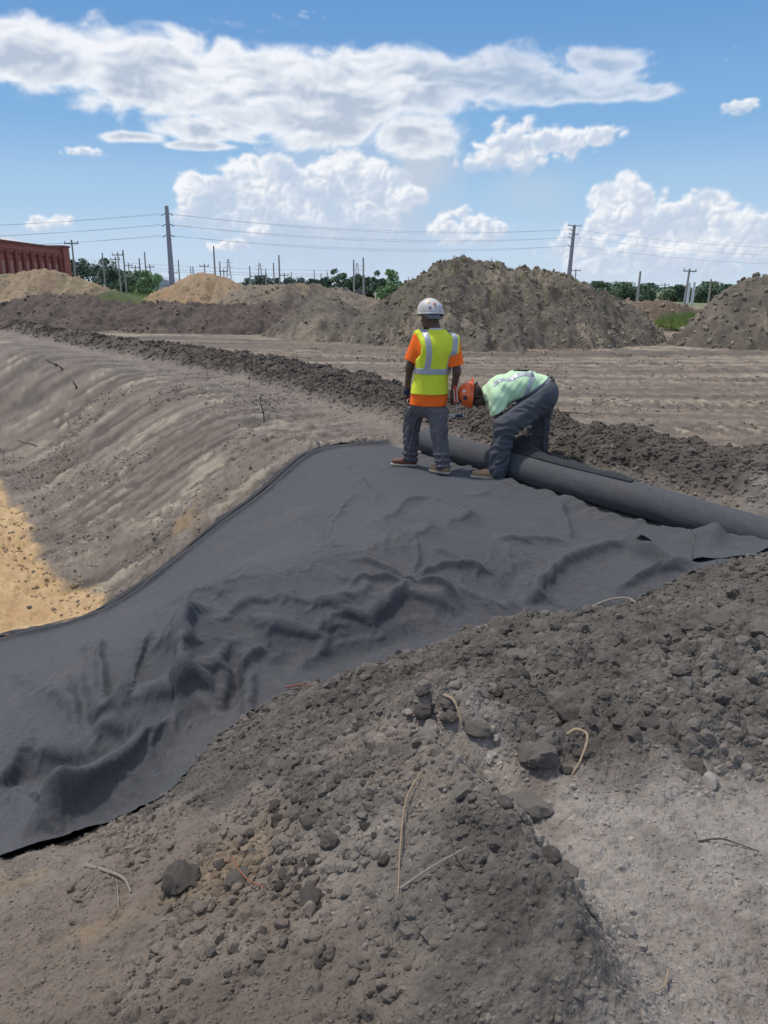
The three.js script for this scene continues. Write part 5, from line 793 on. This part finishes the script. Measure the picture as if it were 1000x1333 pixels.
function hardHat(o, mats, parent, o2 = {}) {        // dome with a raised crest, brim, band inside and its ratchet knob; in the head's own axes
  const { P, loc } = o, box = boxOf([P(0, 0.09, 0)], 0.21), s = 1;
  const dome = ball([-0.005, 0.06, 0], [0.14, 0.142, 0.122]), inner = ball([-0.005, 0.055, 0], [0.135, 0.137, 0.117]);
  const shell = (x, y, z) => { const [a, b, r] = loc(x, y, z); const ridge = 0.006 * Math.exp(-((r / 0.018) ** 2)) * smooth(0.1, 0.15, b) + 0.003 * Math.exp(-(((Math.abs(r) - 0.045) / 0.012) ** 2)) * smooth(0.1, 0.14, b); let d = smax(dome(a, b, r) - ridge, -(b - 0.045 - 0.02 * a), 0.004); d = smax(d, -inner(a, b, r), 0.003);
    const rim = smax(Math.abs(b - 0.046 - 0.03 * a - 0.15 * Math.max(0, a - 0.08) * -1) - 0.004, Math.max(Math.hypot((a + 0.005) / 1.13, r) - 0.125 - 0.045 * smooth(0.03, 0.13, o2.back ? -a : a), 0.112 - Math.hypot((a + 0.005) / 1.13, r)), 0.003); return smin(d, rim, 0.008); };
  const hat = part('hard_hat', shell, ...box, 0.0048, mats.shell, parent);
  const band = (x, y, z) => { const [a, b, r] = loc(x, y, z); return smax(Math.abs(Math.hypot((a + 0.005) / 1.2, r) - 0.098) - 0.004, Math.abs(b - 0.012 - 0.04 * smooth(-0.05, 0.05, a)) - 0.024, 0.003); };
  part('hat_band', band, ...box, 0.006, mats.band, hat);
  const kn = cone(P(-0.112, 0.01, -0.006), P(-0.142, 0.01, -0.006), 0.016, 0.013); part('knob', kn, ...boxOf([P(-0.128, 0.01, 0)], 0.04), 0.005, darkStrap, hat);
  for (const [a, b, r, R, m] of o2.stickers || []) { const c = P(a, b, r); const st = (x, y, z) => { const [p, q, w] = loc(x, y, z); return smax(smax(dome(p, q, w) - 0.0045, -dome(p, q, w) - 0.002, 0.001), Math.hypot(x - c[0], y - c[1], z - c[2]) - R, 0.001); }; part('sticker', st, ...boxOf([c], R + 0.012), 0.0035, m, hat); }
  return hat;
}
function boot(o, heel, toe, sole, upper, soleMat, parent, ankle) {  // upper with a toe cap, sole below; heel and toe on the ground
  const L = [toe[0] - heel[0], toe[1] - heel[1], toe[2] - heel[2]], hU = (p, h) => [p[0], p[1] + h, p[2]], q = (t, h) => hU(at3(heel, toe, t), h);
  const top = join(0.03, cone(q(0.12, 0.055), q(0.55, 0.05), 0.043, 0.042), cone(q(0.55, 0.05), q(0.92, 0.042), 0.044, 0.036), cone(q(0.16, 0.06), hU(ankle, 0.02), 0.045, 0.05)), base = join(0.02, cone(q(0.08, 0.018), q(0.5, 0.018), 0.044, 0.042), cone(q(0.5, 0.018), q(0.95, 0.018), 0.05, 0.042));
  const ground = Math.min(heel[1], toe[1]), box = boxOf([heel, toe, ankle], 0.08);
  const slope = (x, z) => mix(heel[1], toe[1], clamp(((x - heel[0]) * L[0] + (z - heel[2]) * L[2]) / (L[0] ** 2 + L[2] ** 2)));
  const b = part('boot', (x, y, z) => smax(top(x, y, z), slope(x, z) + 0.022 - y, 0.004), ...box, 0.006, upper, parent);
  part('sole', (x, y, z) => smax(smax(base(x, y, z), y - slope(x, z) - 0.026, 0.004), slope(x, z) - y, 0.003), ...box, 0.006, soleMat, b);
}
const HEM = { orange: cloth3([1.0, 0.155, 0.01]), lime: cloth3([0.74, 0.82, 0.045], 0.85), mint: cloth3([0.60, 0.82, 0.52], 0.9), grey: cloth3([0.125, 0.117, 0.128]), navy: cloth3([0.074, 0.079, 0.092]), shirt: cloth3([0.24, 0.23, 0.27]), collar: cloth3([0.6, 0.58, 0.6]) };
const hatWhite = new THREE.MeshPhysicalMaterial({ color: new THREE.Color().setRGB(0.60, 0.57, 0.54), roughness: 0.5, clearcoat: 0.15, clearcoatRoughness: 0.3 }), hatOrange = new THREE.MeshPhysicalMaterial({ color: new THREE.Color().setRGB(0.92, 0.16, 0.03), roughness: 0.35, clearcoat: 0.4, clearcoatRoughness: 0.3 });
const stick = (r, g, b) => new THREE.MeshStandardMaterial({ color: new THREE.Color().setRGB(r, g, b), roughness: 0.5 });
const bootBrown = cloth3([0.16, 0.055, 0.028], 0.6), bootTan = cloth3([0.36, 0.22, 0.12], 0.85), soleCream = cloth3([0.5, 0.42, 0.32], 0.8);

// the worker who walks away across the cloth
{
  const base = [0.46, EYE - 1.94 + 0.016, -8.26], t = thing('person', 'person in lime vest and orange shirt walking away over the black cloth, hammer in hand', 'person', base);
  const gl = (x, z) => land(base[0] + x, base[2] + z) + 0.018 - base[1];
  const hipL = [-0.10, 0.90, -0.01], hipR = [0.115, 0.90, 0.03], kneeL = [-0.155, 0.48, -0.15], kneeR = [0.125, 0.47, 0.13], ankL = [-0.165, 0.10 + gl(-0.2, -0.2), -0.2], ankR = [0.17, 0.10 + gl(0.15, 0.2), 0.2];
  const shL = [-0.095, 1.455, -0.02], shR = [0.27, 1.415, 0.03], elL = [-0.185, 1.14, -0.02], elR = [0.31, 1.10, 0.06], wrL = [-0.215, 0.86, -0.06], wrR = [0.275, 0.845, 0.03], hc = [0.03, 1.642, -0.03];
  // torso: elliptical rings along a leaning axis, turned a little to the left
  const ws = curve([[0.5, 0.22], [0.7, 0.215], [0.8, 0.207], [0.95, 0.187], [1.1, 0.186], [1.25, 0.203], [1.36, 0.212], [1.43, 0.19], [1.49, 0.125], [1.54, 0.075], [1.6, 0.05]]), ds = curve([[0.5, 0.16], [0.75, 0.155], [0.95, 0.132], [1.1, 0.128], [1.25, 0.138], [1.36, 0.135], [1.44, 0.108], [1.5, 0.075], [1.6, 0.05]]), cx = (y) => mix(0.015, 0.09, smooth(0.7, 1.45, y)), yaw = 0.34, cy = Math.cos(yaw), sy = Math.sin(yaw);
  const tl = (x, y, z) => { const a = x - cx(y), b = z + 0.005; return [a * cy - b * sy, a * sy + b * cy]; };
  const torsoAt = (grow) => (x, y, z) => { const [a, b] = tl(x, y, z), w = ws(y) + grow, d = ds(y) + grow, k = Math.hypot(a / w, b / d), drop = 0.10 * a * smooth(1.3, 1.5, y); return (k - 1) * Math.min(w, d) * 0.8 - 0.006 * noise(a * 9 + y * 3, y * 5 + b * 6) * smooth(1.35, 1.0, y); };
  const skinF = join(0.03, cone(shL, elL, 0.05, 0.04), cone(elL, wrL, 0.042, 0.027), cone(shR, elR, 0.05, 0.04), cone(elR, wrR, 0.042, 0.027), cone([0.085, 1.46, 0], [0.055, 1.60, -0.015], 0.062, 0.055), torsoAt(-0.03));
  const body = (x, y, z) => smax(skinF(x, y, z), 0.7 - y, 0.01);
  const H = headShape(hc, [-0.86, -0.16, -0.50], [-0.02, 1, -0.08]);
  const gripC = [0.285, 0.775, 0.03], handR = hand(wrR, [0.06, -1, 0.02], [-0.55, 0, -0.83], 0.85, null, 1.02), handL = hand(wrL, [0.05, -1, -0.06], [0.5, 0, -0.86], 0.42, null, 1.02);
  merged('body', [sdfMesh(body, [-0.32, 0.68, -0.2], [0.42, 1.62, 0.22], 0.009), sdfMesh((x, y, z) => smin(H.f(x, y, z), cone([0.085, 1.46, 0], [0.05, 1.61, -0.015], 0.062, 0.056)(x, y, z), 0.03), ...boxOf([hc], 0.17), 0.006), sdfMesh(handR, ...boxOf([wrR, [0.29, 0.68, 0.03]], 0.075), 0.0042), sdfMesh(handL, ...boxOf([wrL, [-0.21, 0.7, -0.07]], 0.075), 0.0042)], skinMat, t);
  // shirt with sleeves
  const slL = cut(cone(at3(shL, elL, 0.04), at3(shL, elL, 0.95), 0.064, 0.088), at3(shL, elL, 0.82), [elL[0] - shL[0] - 0.02, elL[1] - shL[1], 0]), slR = cut(cone(at3(shR, elR, 0.04), at3(shR, elR, 0.95), 0.064, 0.088), at3(shR, elR, 0.80), [elR[0] - shR[0] + 0.02, elR[1] - shR[1], 0]), tor = torsoAt(0);
  const shirtF = (x, y, z) => smax(smin(tor(x, y, z), Math.min(slL(x, y, z), slR(x, y, z)), 0.05) - 0.004 * noise(x * 11 + 3, y * 9 + z * 8), smax(0.738 - 0.05 * (x - 0.02) - y, y - 1.515, 0.01), 0.006);
  part('shirt', shirtF, [-0.36, 0.66, -0.24], [0.46, 1.56, 0.24], 0.009, HEM.orange, t);
  // vest: over the shirt, open at the arms
  const tg = torsoAt(0.013), shoulders = join(0.03, cone(shL, at3(shL, elL, 0.3), 0.075, 0.085), cone(shR, at3(shR, elR, 0.3), 0.075, 0.085)), vt = (x, y, z) => smin(tg(x, y, z), shoulders(x, y, z), 0.05) - 0.007 * noise(x * 13 + 5 + y * 2, y * 3.5 + z * 5), side = curve([[0.8, 0.4], [1.1, 0.36], [1.17, 0.27], [1.24, 0.205], [1.33, 0.19], [1.42, 0.2], [1.5, 0.215], [1.6, 0.2]]);
  const vestF = (x, y, z) => smax(smax(smax(vt(x, y, z), 0.862 - 0.03 * (x - 0.02) - y, 0.005), Math.abs(tl(x, y, z)[0]) - side(y), 0.006), smax(y - 1.53, 0.062 - Math.hypot(x - 0.078, (y - 1.55) * 0.9, z + 0.01), 0.01), 0.006);
  const vest = part('safety_vest', vestF, [-0.28, 0.84, -0.22], [0.42, 1.56, 0.22], 0.008, HEM.lime, t);
  const bandF = (sel) => (x, y, z) => { const d = vestF(x, y, z); return smax(smax(d - 0.005, -d - 0.004, 0.002), sel(x, y, z), 0.002); };
  for (const [s, o, w] of [[-1, 0.118, 0.029], [1, 0.128, 0.029]]) part('reflective_stripe', bandF((x, y, z) => { const [a] = tl(x, y, z); return Math.max(Math.abs(a - s * (o + 0.02 * smooth(1.2, 1.45, y))) - w, 1.135 - y); }), [-0.28, 1.1, -0.22], [0.42, 1.54, 0.22], 0.006, silver, vest);
  part('reflective_stripe', bandF((x, y, z) => Math.abs(y - 1.105 + 0.03 * (x - 0.05)) - 0.031), [-0.28, 1.04, -0.22], [0.42, 1.18, 0.22], 0.006, silver, vest);
  part('collar', (x, y, z) => smax(Math.abs(Math.hypot(x - 0.078, (z + 0.005) * 1.05) - 0.066 + 0.1 * (y - 1.53)) - 0.006, Math.abs(y - 1.53) - 0.018, 0.004), [-0.05, 1.49, -0.12], [0.2, 1.57, 0.12], 0.005, HEM.collar, t);
  // trousers
  const legL = join(0.04, cone(hipL, kneeL, 0.122, 0.085), cone(kneeL, ankL, 0.084, 0.079)), legR = join(0.04, cone(hipR, kneeR, 0.122, 0.083), cone(kneeR, ankR, 0.082, 0.079)), fL = foldsOf(hipL, ankL, 0.028, 7, 1), fR = foldsOf(hipR, ankR, 0.028, 7, 4), seat = ball([0.012, 0.80, 0.015], [0.195, 0.2, 0.14]);
  const stack = (y, g) => 0.012 * smooth(0.3, 0.12, y - g) * Math.sin((y - g) * 95);
  const tIn = torsoAt(-0.012), trouserF = (x, y, z) => smax(smax(smin(smin(legL(x, y, z) - fL(x, y, z) - stack(y + 0.15 * x, 0), legR(x, y, z) - fR(x, y, z) - stack(y - 0.2 * z, -0.02), 0.022), seat(x, y, z), 0.07), (x < 0.0 ? ankL[1] : ankR[1]) - 0.062 - y, 0.006), y > 0.62 ? tIn(x, y, z) - 0.25 * smooth(0.728, 0.62, y) : -1, 0.006);
  part('trousers', trouserF, [-0.34, -0.05, -0.36], [0.36, 1.02, 0.36], 0.009, HEM.grey, t);
  boot(null, [-0.10, gl(-0.1, -0.18), -0.185], [-0.355, gl(-0.35, -0.23), -0.23], 0, bootBrown, soleCream, t, ankL);
  boot(null, [0.222, gl(0.2, 0.24) + 0.01, 0.25], [0.06, gl(0.06, 0.1), 0.085], 0, bootTan, soleCream, t, ankR);
  hardHat(H, { shell: hatWhite, band: cloth3([0.16, 0.17, 0.19], 0.6) }, t, { stickers: [[-0.075, 0.125, -0.06, 0.02, stick(0.5, 0.16, 0.1)], [-0.02, 0.155, -0.08, 0.017, stick(0.75, 0.45, 0.25)], [-0.125, 0.115, -0.02, 0.022, stick(0.42, 0.47, 0.6)], [-0.128, 0.10, 0.045, 0.02, stick(0.25, 0.13, 0.15)], [-0.095, 0.155, 0.02, 0.014, stick(0.1, 0.1, 0.15)], [-0.05, 0.10, -0.115, 0.016, stick(0.12, 0.12, 0.14)], [-0.1, 0.1, -0.08, 0.009, stick(0.08, 0.08, 0.1)]] });
  const strap = cone(at3(elL, wrL, 0.90), at3(elL, wrL, 1.02), 0.035, 0.034); part('wrist_band', strap, ...boxOf([wrL], 0.08), 0.006, cloth3([0.02, 0.028, 0.09]), t);
  // what the hands hold
  const ham = thing('hammer', 'hammer with red and white grip hanging head down from the walking worker\'s right hand', 'hammer', [base[0] + 0.305, base[1] + 0.80, base[2] + 0.075]); ham.rotation.z = 0.09;
  const red = new THREE.MeshStandardMaterial({ color: new THREE.Color().setRGB(0.5, 0.06, 0.045), roughness: 0.6 }), cream = new THREE.MeshStandardMaterial({ color: new THREE.Color().setRGB(0.62, 0.58, 0.54), roughness: 0.6 }), steel = new THREE.MeshStandardMaterial({ color: new THREE.Color().setRGB(0.55, 0.56, 0.58), roughness: 0.35, metalness: 0.8 }), navy = new THREE.MeshStandardMaterial({ color: new THREE.Color().setRGB(0.025, 0.035, 0.075), roughness: 0.45 });
  const grip = mesh('grip', new THREE.LatheGeometry([[0, -0.035], [0.014, -0.033], [0.017, -0.01], [0.0145, 0.03], [0.0165, 0.08], [0.019, 0.14], [0.016, 0.155], [0, 0.158]].map(([a, b]) => new THREE.Vector2(a, b)), 18), red, ham);
  for (const s of [-1, 1]) { const g = new THREE.CapsuleGeometry(0.006, 0.14, 4, 8); g.translate(s * 0.0145, 0.055, 0.006); mesh('grip_inlay', g, cream, grip); }
  mesh('shaft', new THREE.CylinderGeometry(0.0085, 0.0085, 0.14, 14).translate(0, -0.095, 0), steel, ham);
  const hd = mergeGeometries([new THREE.CylinderGeometry(0.016, 0.018, 0.05, 16).rotateZ(Math.PI / 2).translate(0.04, -0.168, 0), new THREE.BoxGeometry(0.04, 0.03, 0.026).translate(0, -0.168, 0)]); mesh('head', hd, navy, ham);
  mesh('striking_face', new THREE.CylinderGeometry(0.019, 0.019, 0.012, 18).rotateZ(Math.PI / 2).translate(0.07, -0.168, 0), steel, ham);
  const claw = new THREE.ExtrudeGeometry(new THREE.Shape([[-0.015, -0.153], [-0.06, -0.150], [-0.085, -0.162], [-0.06, -0.166], [-0.015, -0.183]].map(([a, b]) => new THREE.Vector2(a, b))), { depth: 0.02, bevelEnabled: true, bevelSize: 0.002, bevelThickness: 0.002, bevelSegments: 1 }).translate(0, 0, -0.01); mesh('claw', claw, steel, ham);
  const ring = mesh('tape_ring', new THREE.TorusGeometry(0.028, 0.007, 8, 24), cream); ring.position.set(base[0] - 0.185, base[1] + 0.775, base[2] - 0.03); ring.rotation.y = 0.5; tag(ring, 'small pale ring held in the walking worker\'s left hand', 'ring');
}

// the worker bent over the roll, one foot on each side of it
{
  const base = [1.45, EYE - 1.94 + 0.016, -8.2], t = thing('person', 'person in mint green shirt and orange hard hat bent over the cloth roll', 'person', base);
  const gl = (x, z) => land(base[0] + x, base[2] + z) + 0.018 - base[1];
  const w = (x, y, z) => [x - 1.45, y, z + 8.2];
  const hipN = w(1.665, 0.84, -8.15), hipF = w(1.735, 0.84, -8.40), kneN = w(1.255, 0.545, -7.93), kneF = w(1.74, 0.45, -8.60), ankN = w(1.20, 0.10, -7.90), ankF = w(1.79, 0.10, -8.70);
  const pel = w(1.69, 0.90, -8.28), mid = w(1.46, 0.945, -8.26), che = w(1.235, 0.885, -8.26), nek = w(1.10, 0.85, -8.27), hc = w(0.985, 0.832, -8.27);
  const shN = w(1.19, 0.83, -8.09), shF = w(1.19, 0.84, -8.43), elN = w(1.235, 0.56, -8.06), elF = w(1.27, 0.56, -8.42), wrN = w(1.34, 0.34, -8.16), wrF = w(1.40, 0.36, -8.38);
  const wide = (a, b, ra, rb, zs) => { const f = cone([a[0], a[1], a[2] / zs], [b[0], b[1], b[2] / zs], ra, rb); return (x, y, z) => f(x, y, z / zs); };
  const torso = join(0.09, wide(pel, mid, 0.15, 0.148, 1.22), wide(mid, che, 0.148, 0.142, 1.3), wide(che, nek, 0.135, 0.06, 1.35));
  const H = headShape(hc, [-0.12, -0.99, 0.04], [-0.985, 0.02, 0.02]);
  const inner = (x, y, z) => torso(x, y, z) + 0.03;
  const skinF = join(0.03, inner, cone(shN, elN, 0.05, 0.041), cone(elN, wrN, 0.042, 0.028), cone(shF, elF, 0.05, 0.041), cone(elF, wrF, 0.042, 0.028), cone(nek, at3(nek, hc, 0.6), 0.062, 0.058));
  const hN = hand(wrN, [0.15, -1, -0.1], [-0.9, 0, 0.4], 0.5, null, 1.02), hF = hand(wrF, [0.1, -1, 0.1], [0.9, 0, 0.4], 0.5, null, 1.02);
  merged('body', [sdfMesh(skinF, ...boxOf([shN, shF, elN, elF, wrN, wrF, pel, nek], 0.17), 0.01), sdfMesh((x, y, z) => smin(H.f(x, y, z), cone(nek, at3(nek, hc, 0.5), 0.062, 0.058)(x, y, z), 0.03), ...boxOf([hc], 0.17), 0.006), sdfMesh(hN, ...boxOf([wrN, [wrN[0], wrN[1] - 0.17, wrN[2]]], 0.075), 0.0045), sdfMesh(hF, ...boxOf([wrF, [wrF[0], wrF[1] - 0.17, wrF[2]]], 0.075), 0.0045)], skinMat, t);
  part('hair', (x, y, z) => { const [a, b, r] = H.loc(x, y, z); return smax(ball([-0.022, 0.02, 0], [0.105, 0.095, 0.092])(a, b, r) - 0.006 * noise(a * 40 + b * 30, r * 45), smax(b - 0.05, a - 0.035 - 0.5 * Math.max(0, b), 0.01), 0.01); }, ...boxOf([hc], 0.16), 0.006, cloth3([0.022, 0.012, 0.010], 0.9), t);
  // hi-vis shirt: hangs from the back, short sleeves
  const slN = cut(cone(shN, at3(shN, elN, 1.1), 0.09, 0.10), at3(shN, elN, 0.98), [0.05, elN[1] - shN[1], 0]), slF = cut(cone(shF, at3(shF, elF, 0.95), 0.085, 0.09), at3(shF, elF, 0.82), [0, -1, 0]);
  const waist = (x, y) => ((y - 0.82) - 0.63 * (x - 0.01)) / 1.18, backEdge = (x, y) => 0.028 - waist(x, y);   // the shirt's hem has ridden up
  const shirtF = (x, y, z) => smax(smax(smin(torso(x, y, z) - 0.008, Math.min(slN(x, y, z), slF(x, y, z)), 0.06) - 0.011 * noise(x * 7 + y * 9, z * 7 + y * 4) - 0.006 * noise(x * 18 - y * 11, z * 14), backEdge(x, y), 0.008), -(x - (nek[0] - 0.045)) - 0.25 * (y - 0.87), 0.008);
  const shirt = part('shirt', shirtF, ...boxOf([pel, nek, shN, shF, elN], 0.2), 0.009, HEM.mint, t);
  const onShirt = (sel) => (x, y, z) => { const d = shirtF(x, y, z); return smax(smax(d - 0.004, -d - 0.004, 0.002), sel(x, y, z), 0.002); }, sb = boxOf([pel, nek, shN, shF], 0.2);
  part('reflective_stripe', onShirt((x, y, z) => Math.max(Math.abs(z - 0.075 - 0.02 * (x + 0.2) ) - 0.027, x - 0.135, -(x + 0.30), 0.80 - y)), ...sb, 0.006, silver, shirt);
  part('reflective_stripe', onShirt((x, y, z) => Math.max(Math.abs(z + 0.19) - 0.027, x - 0.135, -(x + 0.30), 0.80 - y)), ...sb, 0.006, silver, shirt);
  part('reflective_stripe', onShirt((x, y, z) => Math.abs(x - 0.06 - 0.35 * (y - 0.95)) - 0.027), ...sb, 0.006, silver, shirt);
  part('undershirt', (x, y, z) => smax(torso(x, y, z) + 0.003, Math.abs(waist(x, y) - 0.02) - 0.05, 0.006), ...boxOf([pel, mid], 0.22), 0.009, HEM.shirt, t);
  const fN = foldsOf(hipN, ankN, 0.034, 7, 2), fF = foldsOf(hipF, ankF, 0.03, 7, 6), legN = join(0.06, cone(hipN, kneN, 0.165, 0.112), cone(kneN, ankN, 0.110, 0.094)), legF = join(0.06, cone(hipF, kneF, 0.15, 0.108), cone(kneF, ankF, 0.108, 0.092)), seat = wide(w(1.71, 0.885, -8.28), w(1.60, 0.88, -8.28), 0.152, 0.14, 1.24);
  const trouserF = (x, y, z) => smax(smax(smin(smin(legN(x, y, z) - fN(x, y, z), legF(x, y, z) - fF(x, y, z), 0.03), seat(x, y, z), 0.09), waist(x, y), 0.008), ankN[1] - 0.075 - y, 0.006);
  part('trousers', trouserF, ...boxOf([hipN, hipF, kneN, kneF, ankN, ankF], 0.19), 0.0095, HEM.navy, t);
  part('belt', (x, y, z) => smax(Math.abs(smin(torso(x, y, z), seat(x, y, z), 0.05) - 0.004) - 0.004, Math.abs(waist(x, y) + 0.016) - 0.018, 0.003), ...boxOf([pel], 0.24), 0.006, cloth3([0.02, 0.018, 0.018], 0.6), t);
  boot(null, w(1.245, 0, -7.88).map((c, i) => i === 1 ? gl(-0.2, 0.32) : c), w(0.945, 0, -7.93).map((c, i) => i === 1 ? gl(-0.5, 0.27) : c), 0, bootTan, soleCream, t, ankN);
  boot(null, w(1.85, 0, -8.72).map((c, i) => i === 1 ? gl(0.4, -0.52) : c), w(1.60, 0, -8.66).map((c, i) => i === 1 ? gl(0.15, -0.46) : c), 0, bootTan, soleCream, t, ankF);
  hardHat(H, { shell: hatOrange, band: cloth3([0.07, 0.02, 0.012], 0.7) }, t, { back: true, stickers: [[0.01, 0.125, -0.105, 0.026, stick(0.05, 0.05, 0.07)], [0.055, 0.165, -0.06, 0.022, stick(0.08, 0.09, 0.2)], [-0.055, 0.14, -0.085, 0.022, stick(0.75, 0.62, 0.62)]] });
}

// ------------------------------------------------------------------ roots, sticks, stubs in the soil
const rootPale = new THREE.MeshStandardMaterial({ color: new THREE.Color().setRGB(0.34, 0.25, 0.16), roughness: 0.85 }), rootDark = new THREE.MeshStandardMaterial({ color: new THREE.Color().setRGB(0.10, 0.075, 0.058), roughness: 0.9 }), rootGrey = new THREE.MeshStandardMaterial({ color: new THREE.Color().setRGB(0.26, 0.22, 0.18), roughness: 0.9 }), rootRed = new THREE.MeshStandardMaterial({ color: new THREE.Color().setRGB(0.26, 0.10, 0.05), roughness: 0.85 });
function taperTube(pts, r0, r1, seed) {             // a bent, knotty twig that thins towards its tip
  const c = new THREE.CatmullRomCurve3(pts), n = 36, m = 7, g = new THREE.TubeGeometry(c, n, 1, m), p = g.attributes.position;
  for (let i = 0; i <= n; i++) { const o = c.getPointAt(i / n), r = mix(r0, r1, i / n) * (1 + 0.25 * noise(i * 0.5, seed)); for (let j = 0; j <= m; j++) { const k = i * (m + 1) + j; p.setXYZ(k, o.x + (p.getX(k) - o.x) * r, o.y + (p.getY(k) - o.y) * r, o.z + (p.getZ(k) - o.z) * r); } }
  g.computeVertexNormals(); return g;
}
function groundStick(name, label, category, uv, r0, r1, mat, lift = []) { const pts = uv.map(([u, v], i) => { const x = toX(u, v), z = toZ(u, v); return v3(x + 0.006 * noise(i * 3, u * 9), soilTop(x, z, 0.01) + r0 * 0.6 + (lift[i] ?? 0), z); }); return tag(mesh(name, taperTube(pts, r0, r1, uv[0][0] * 7), mat), label, category); }
groundStick('stick', 'dark crooked stick lying on the packed ground left of the big lone clod', 'stick', [[-0.32, -2.70], [-0.36, -2.53], [-0.39, -2.34], [-0.39, -2.22]], 0.009, 0.004, rootGrey, [0.01, 0.004, 0.006, 0]);
groundStick('root', 'thin pale root trailing up the packed ground to the cloth edge', 'root', [[-0.47, -3.12], [-0.41, -2.67], [-0.37, -2.37], [-0.33, -2.13]], 0.0028, 0.0016, rootGrey);
groundStick('root', 'looped pale yellow root sticking out of the heap beside the flat-topped clod', 'root', [[-1.78, -1.67], [-1.81, -1.66], [-1.82, -1.62], [-1.75, -1.57], [-1.69, -1.55]], 0.0055, 0.003, rootPale, [0.03, 0.06, 0.065, 0.03, 0.005]);
groundStick('root', 'long thin root curving down the front face of the heap', 'root', [[-1.19, -1.71], [-1.10, -1.65], [-1.00, -1.53], [-0.92, -1.42]], 0.003, 0.002, rootPale, [0.02, 0.025, 0.02, 0.005]);
groundStick('stick', 'thin level twig poking from the foot of the long root', 'stick', [[-0.93, -1.42], [-1.00, -1.38], [-1.08, -1.33]], 0.004, 0.002, rootGrey, [0.01, 0.02, 0.03]);
groundStick('stick', 'short twig crossing the level twig at the foot of the heap', 'stick', [[-1.09, -1.44], [-1.06, -1.36], [-1.05, -1.29]], 0.0035, 0.002, rootDark, [0.04, 0.025, 0.005]);
groundStick('stick', 'forked dark twig lying on the smooth dusty ground at right', 'stick', [[-1.80, -1.14], [-1.86, -1.11], [-1.90, -1.08], [-1.93, -1.03]], 0.0035, 0.0015, rootDark, [0, 0.012, 0.008, 0]);
groundStick('stick', 'pale stub of root lying at the cloth edge near the middle of the heap', 'stick', [[-2.98, -3.75], [-3.05, -3.62], [-3.06, -3.48], [-3.02, -3.36]], 0.02, 0.014, rootGrey, [0.07, 0.08, 0.05, 0.02]);
groundStick('stick', 'thin dry branch lying over the cloth edge under the corner fold', 'stick', [[-3.92, -3.58], [-4.0, -3.46], [-4.04, -3.33], [-3.98, -3.2]], 0.011, 0.005, rootGrey, [0.09, 0.09, 0.06, 0.03]);
groundStick('root', 'curled pale root at the bottom of the ridge near the photo\'s lower edge', 'root', [[-1.34, -0.88], [-1.29, -0.85], [-1.24, -0.85]], 0.003, 0.002, rootPale, [0.02, 0.015, 0]);
groundStick('root', 'reddish brown root on the soil beside the gap under the cloth edge', 'root', [[-1.66, -3.78], [-1.70, -3.68], [-1.75, -3.60]], 0.006, 0.003, rootRed, [0.05, 0.04, 0.03]);
groundStick('root', 'thin orange-brown root among the rubble by the angular clod', 'root', [[-0.68, -2.04], [-0.66, -1.92], [-0.66, -1.84], [-0.68, -1.77]], 0.003, 0.0018, rootRed, [0.03, 0.03, 0.025, 0.02]);
groundStick('stick', 'short pale stick stuck between two clods at the top of the ridge', 'stick', [[-1.51, -2.02], [-1.51, -1.96], [-1.50, -1.90]], 0.006, 0.004, rootPale, [0.05, 0.045, 0.03]);
function upright(label, u, v, tip, r, mat, side = [], name = 'stick') { const x = toX(u, v), z = toZ(u, v), y = soilTop(x, z, 0.02) - 0.03, P = [v3(x, y, z), v3(x + tip[0] * 0.35 + 0.01, y + tip[1] * 0.4, z + tip[2] * 0.4), v3(x + tip[0] * 0.8 - 0.008, y + tip[1] * 0.75, z + tip[2] * 0.7), v3(x + tip[0], y + tip[1], z + tip[2])], gs = [taperTube(P, r, r * 0.45, u)]; for (const [f, dx, dy, dz] of side) { const b = new THREE.CatmullRomCurve3(P).getPointAt(f); gs.push(taperTube([b, v3(b.x + dx * 0.5, b.y + dy * 0.4, b.z + dz * 0.5), v3(b.x + dx, b.y + dy, b.z + dz)], r * 0.6, r * 0.25, u + f)); } tag(mesh(name, mergeGeometries(gs), mat), label, name); }
upright('tall thin forked weed stem standing in front of the cloth roll at right', -4.62, -3.28, [0.03, 0.44, -0.02], 0.0075, rootGrey, [[0.15, 0.10, -0.06, 0.06], [0.95, -0.05, 0.05, 0]]);
upright('short upright twig beside the tall weed stem at the cloth corner', -4.60, -3.06, [0.0, 0.13, 0], 0.006, rootGrey);
upright('bent twig leaning over the end of the cloth corner', -4.46, -3.02, [-0.13, 0.09, 0.03], 0.007, rootGrey);
upright('lone thin stake standing on the crest of the cut bank', -4.6, -10.95, [-0.04, 0.46, 0], 0.013, rootDark);
upright('broken pale branch jutting from the dark ridge right of the bent worker', -7.0, -6.95, [-0.14, 0.2, 0.05], 0.022, rootPale, [[0.75, 0.45, -0.05, -0.15]], 'branch');
upright('dark root stub high on the far bank, left of another stub', -3.69, -23.4, [-0.28, 0.2, 0], 0.03, rootDark);
upright('dark root stub on the far bank, right of the high stub', -3.7, -22.6, [-0.18, 0.22, 0], 0.03, rootDark);
upright('dark upright stub lower on the far bank', -3.55, -20.1, [-0.06, 0.22, 0], 0.028, rootDark);
upright('thin dark root curving out of the bank at the left edge', -2.25, -17.7, [-0.46, 0.16, 0], 0.018, rootDark);
renderer.render(scene, camera);
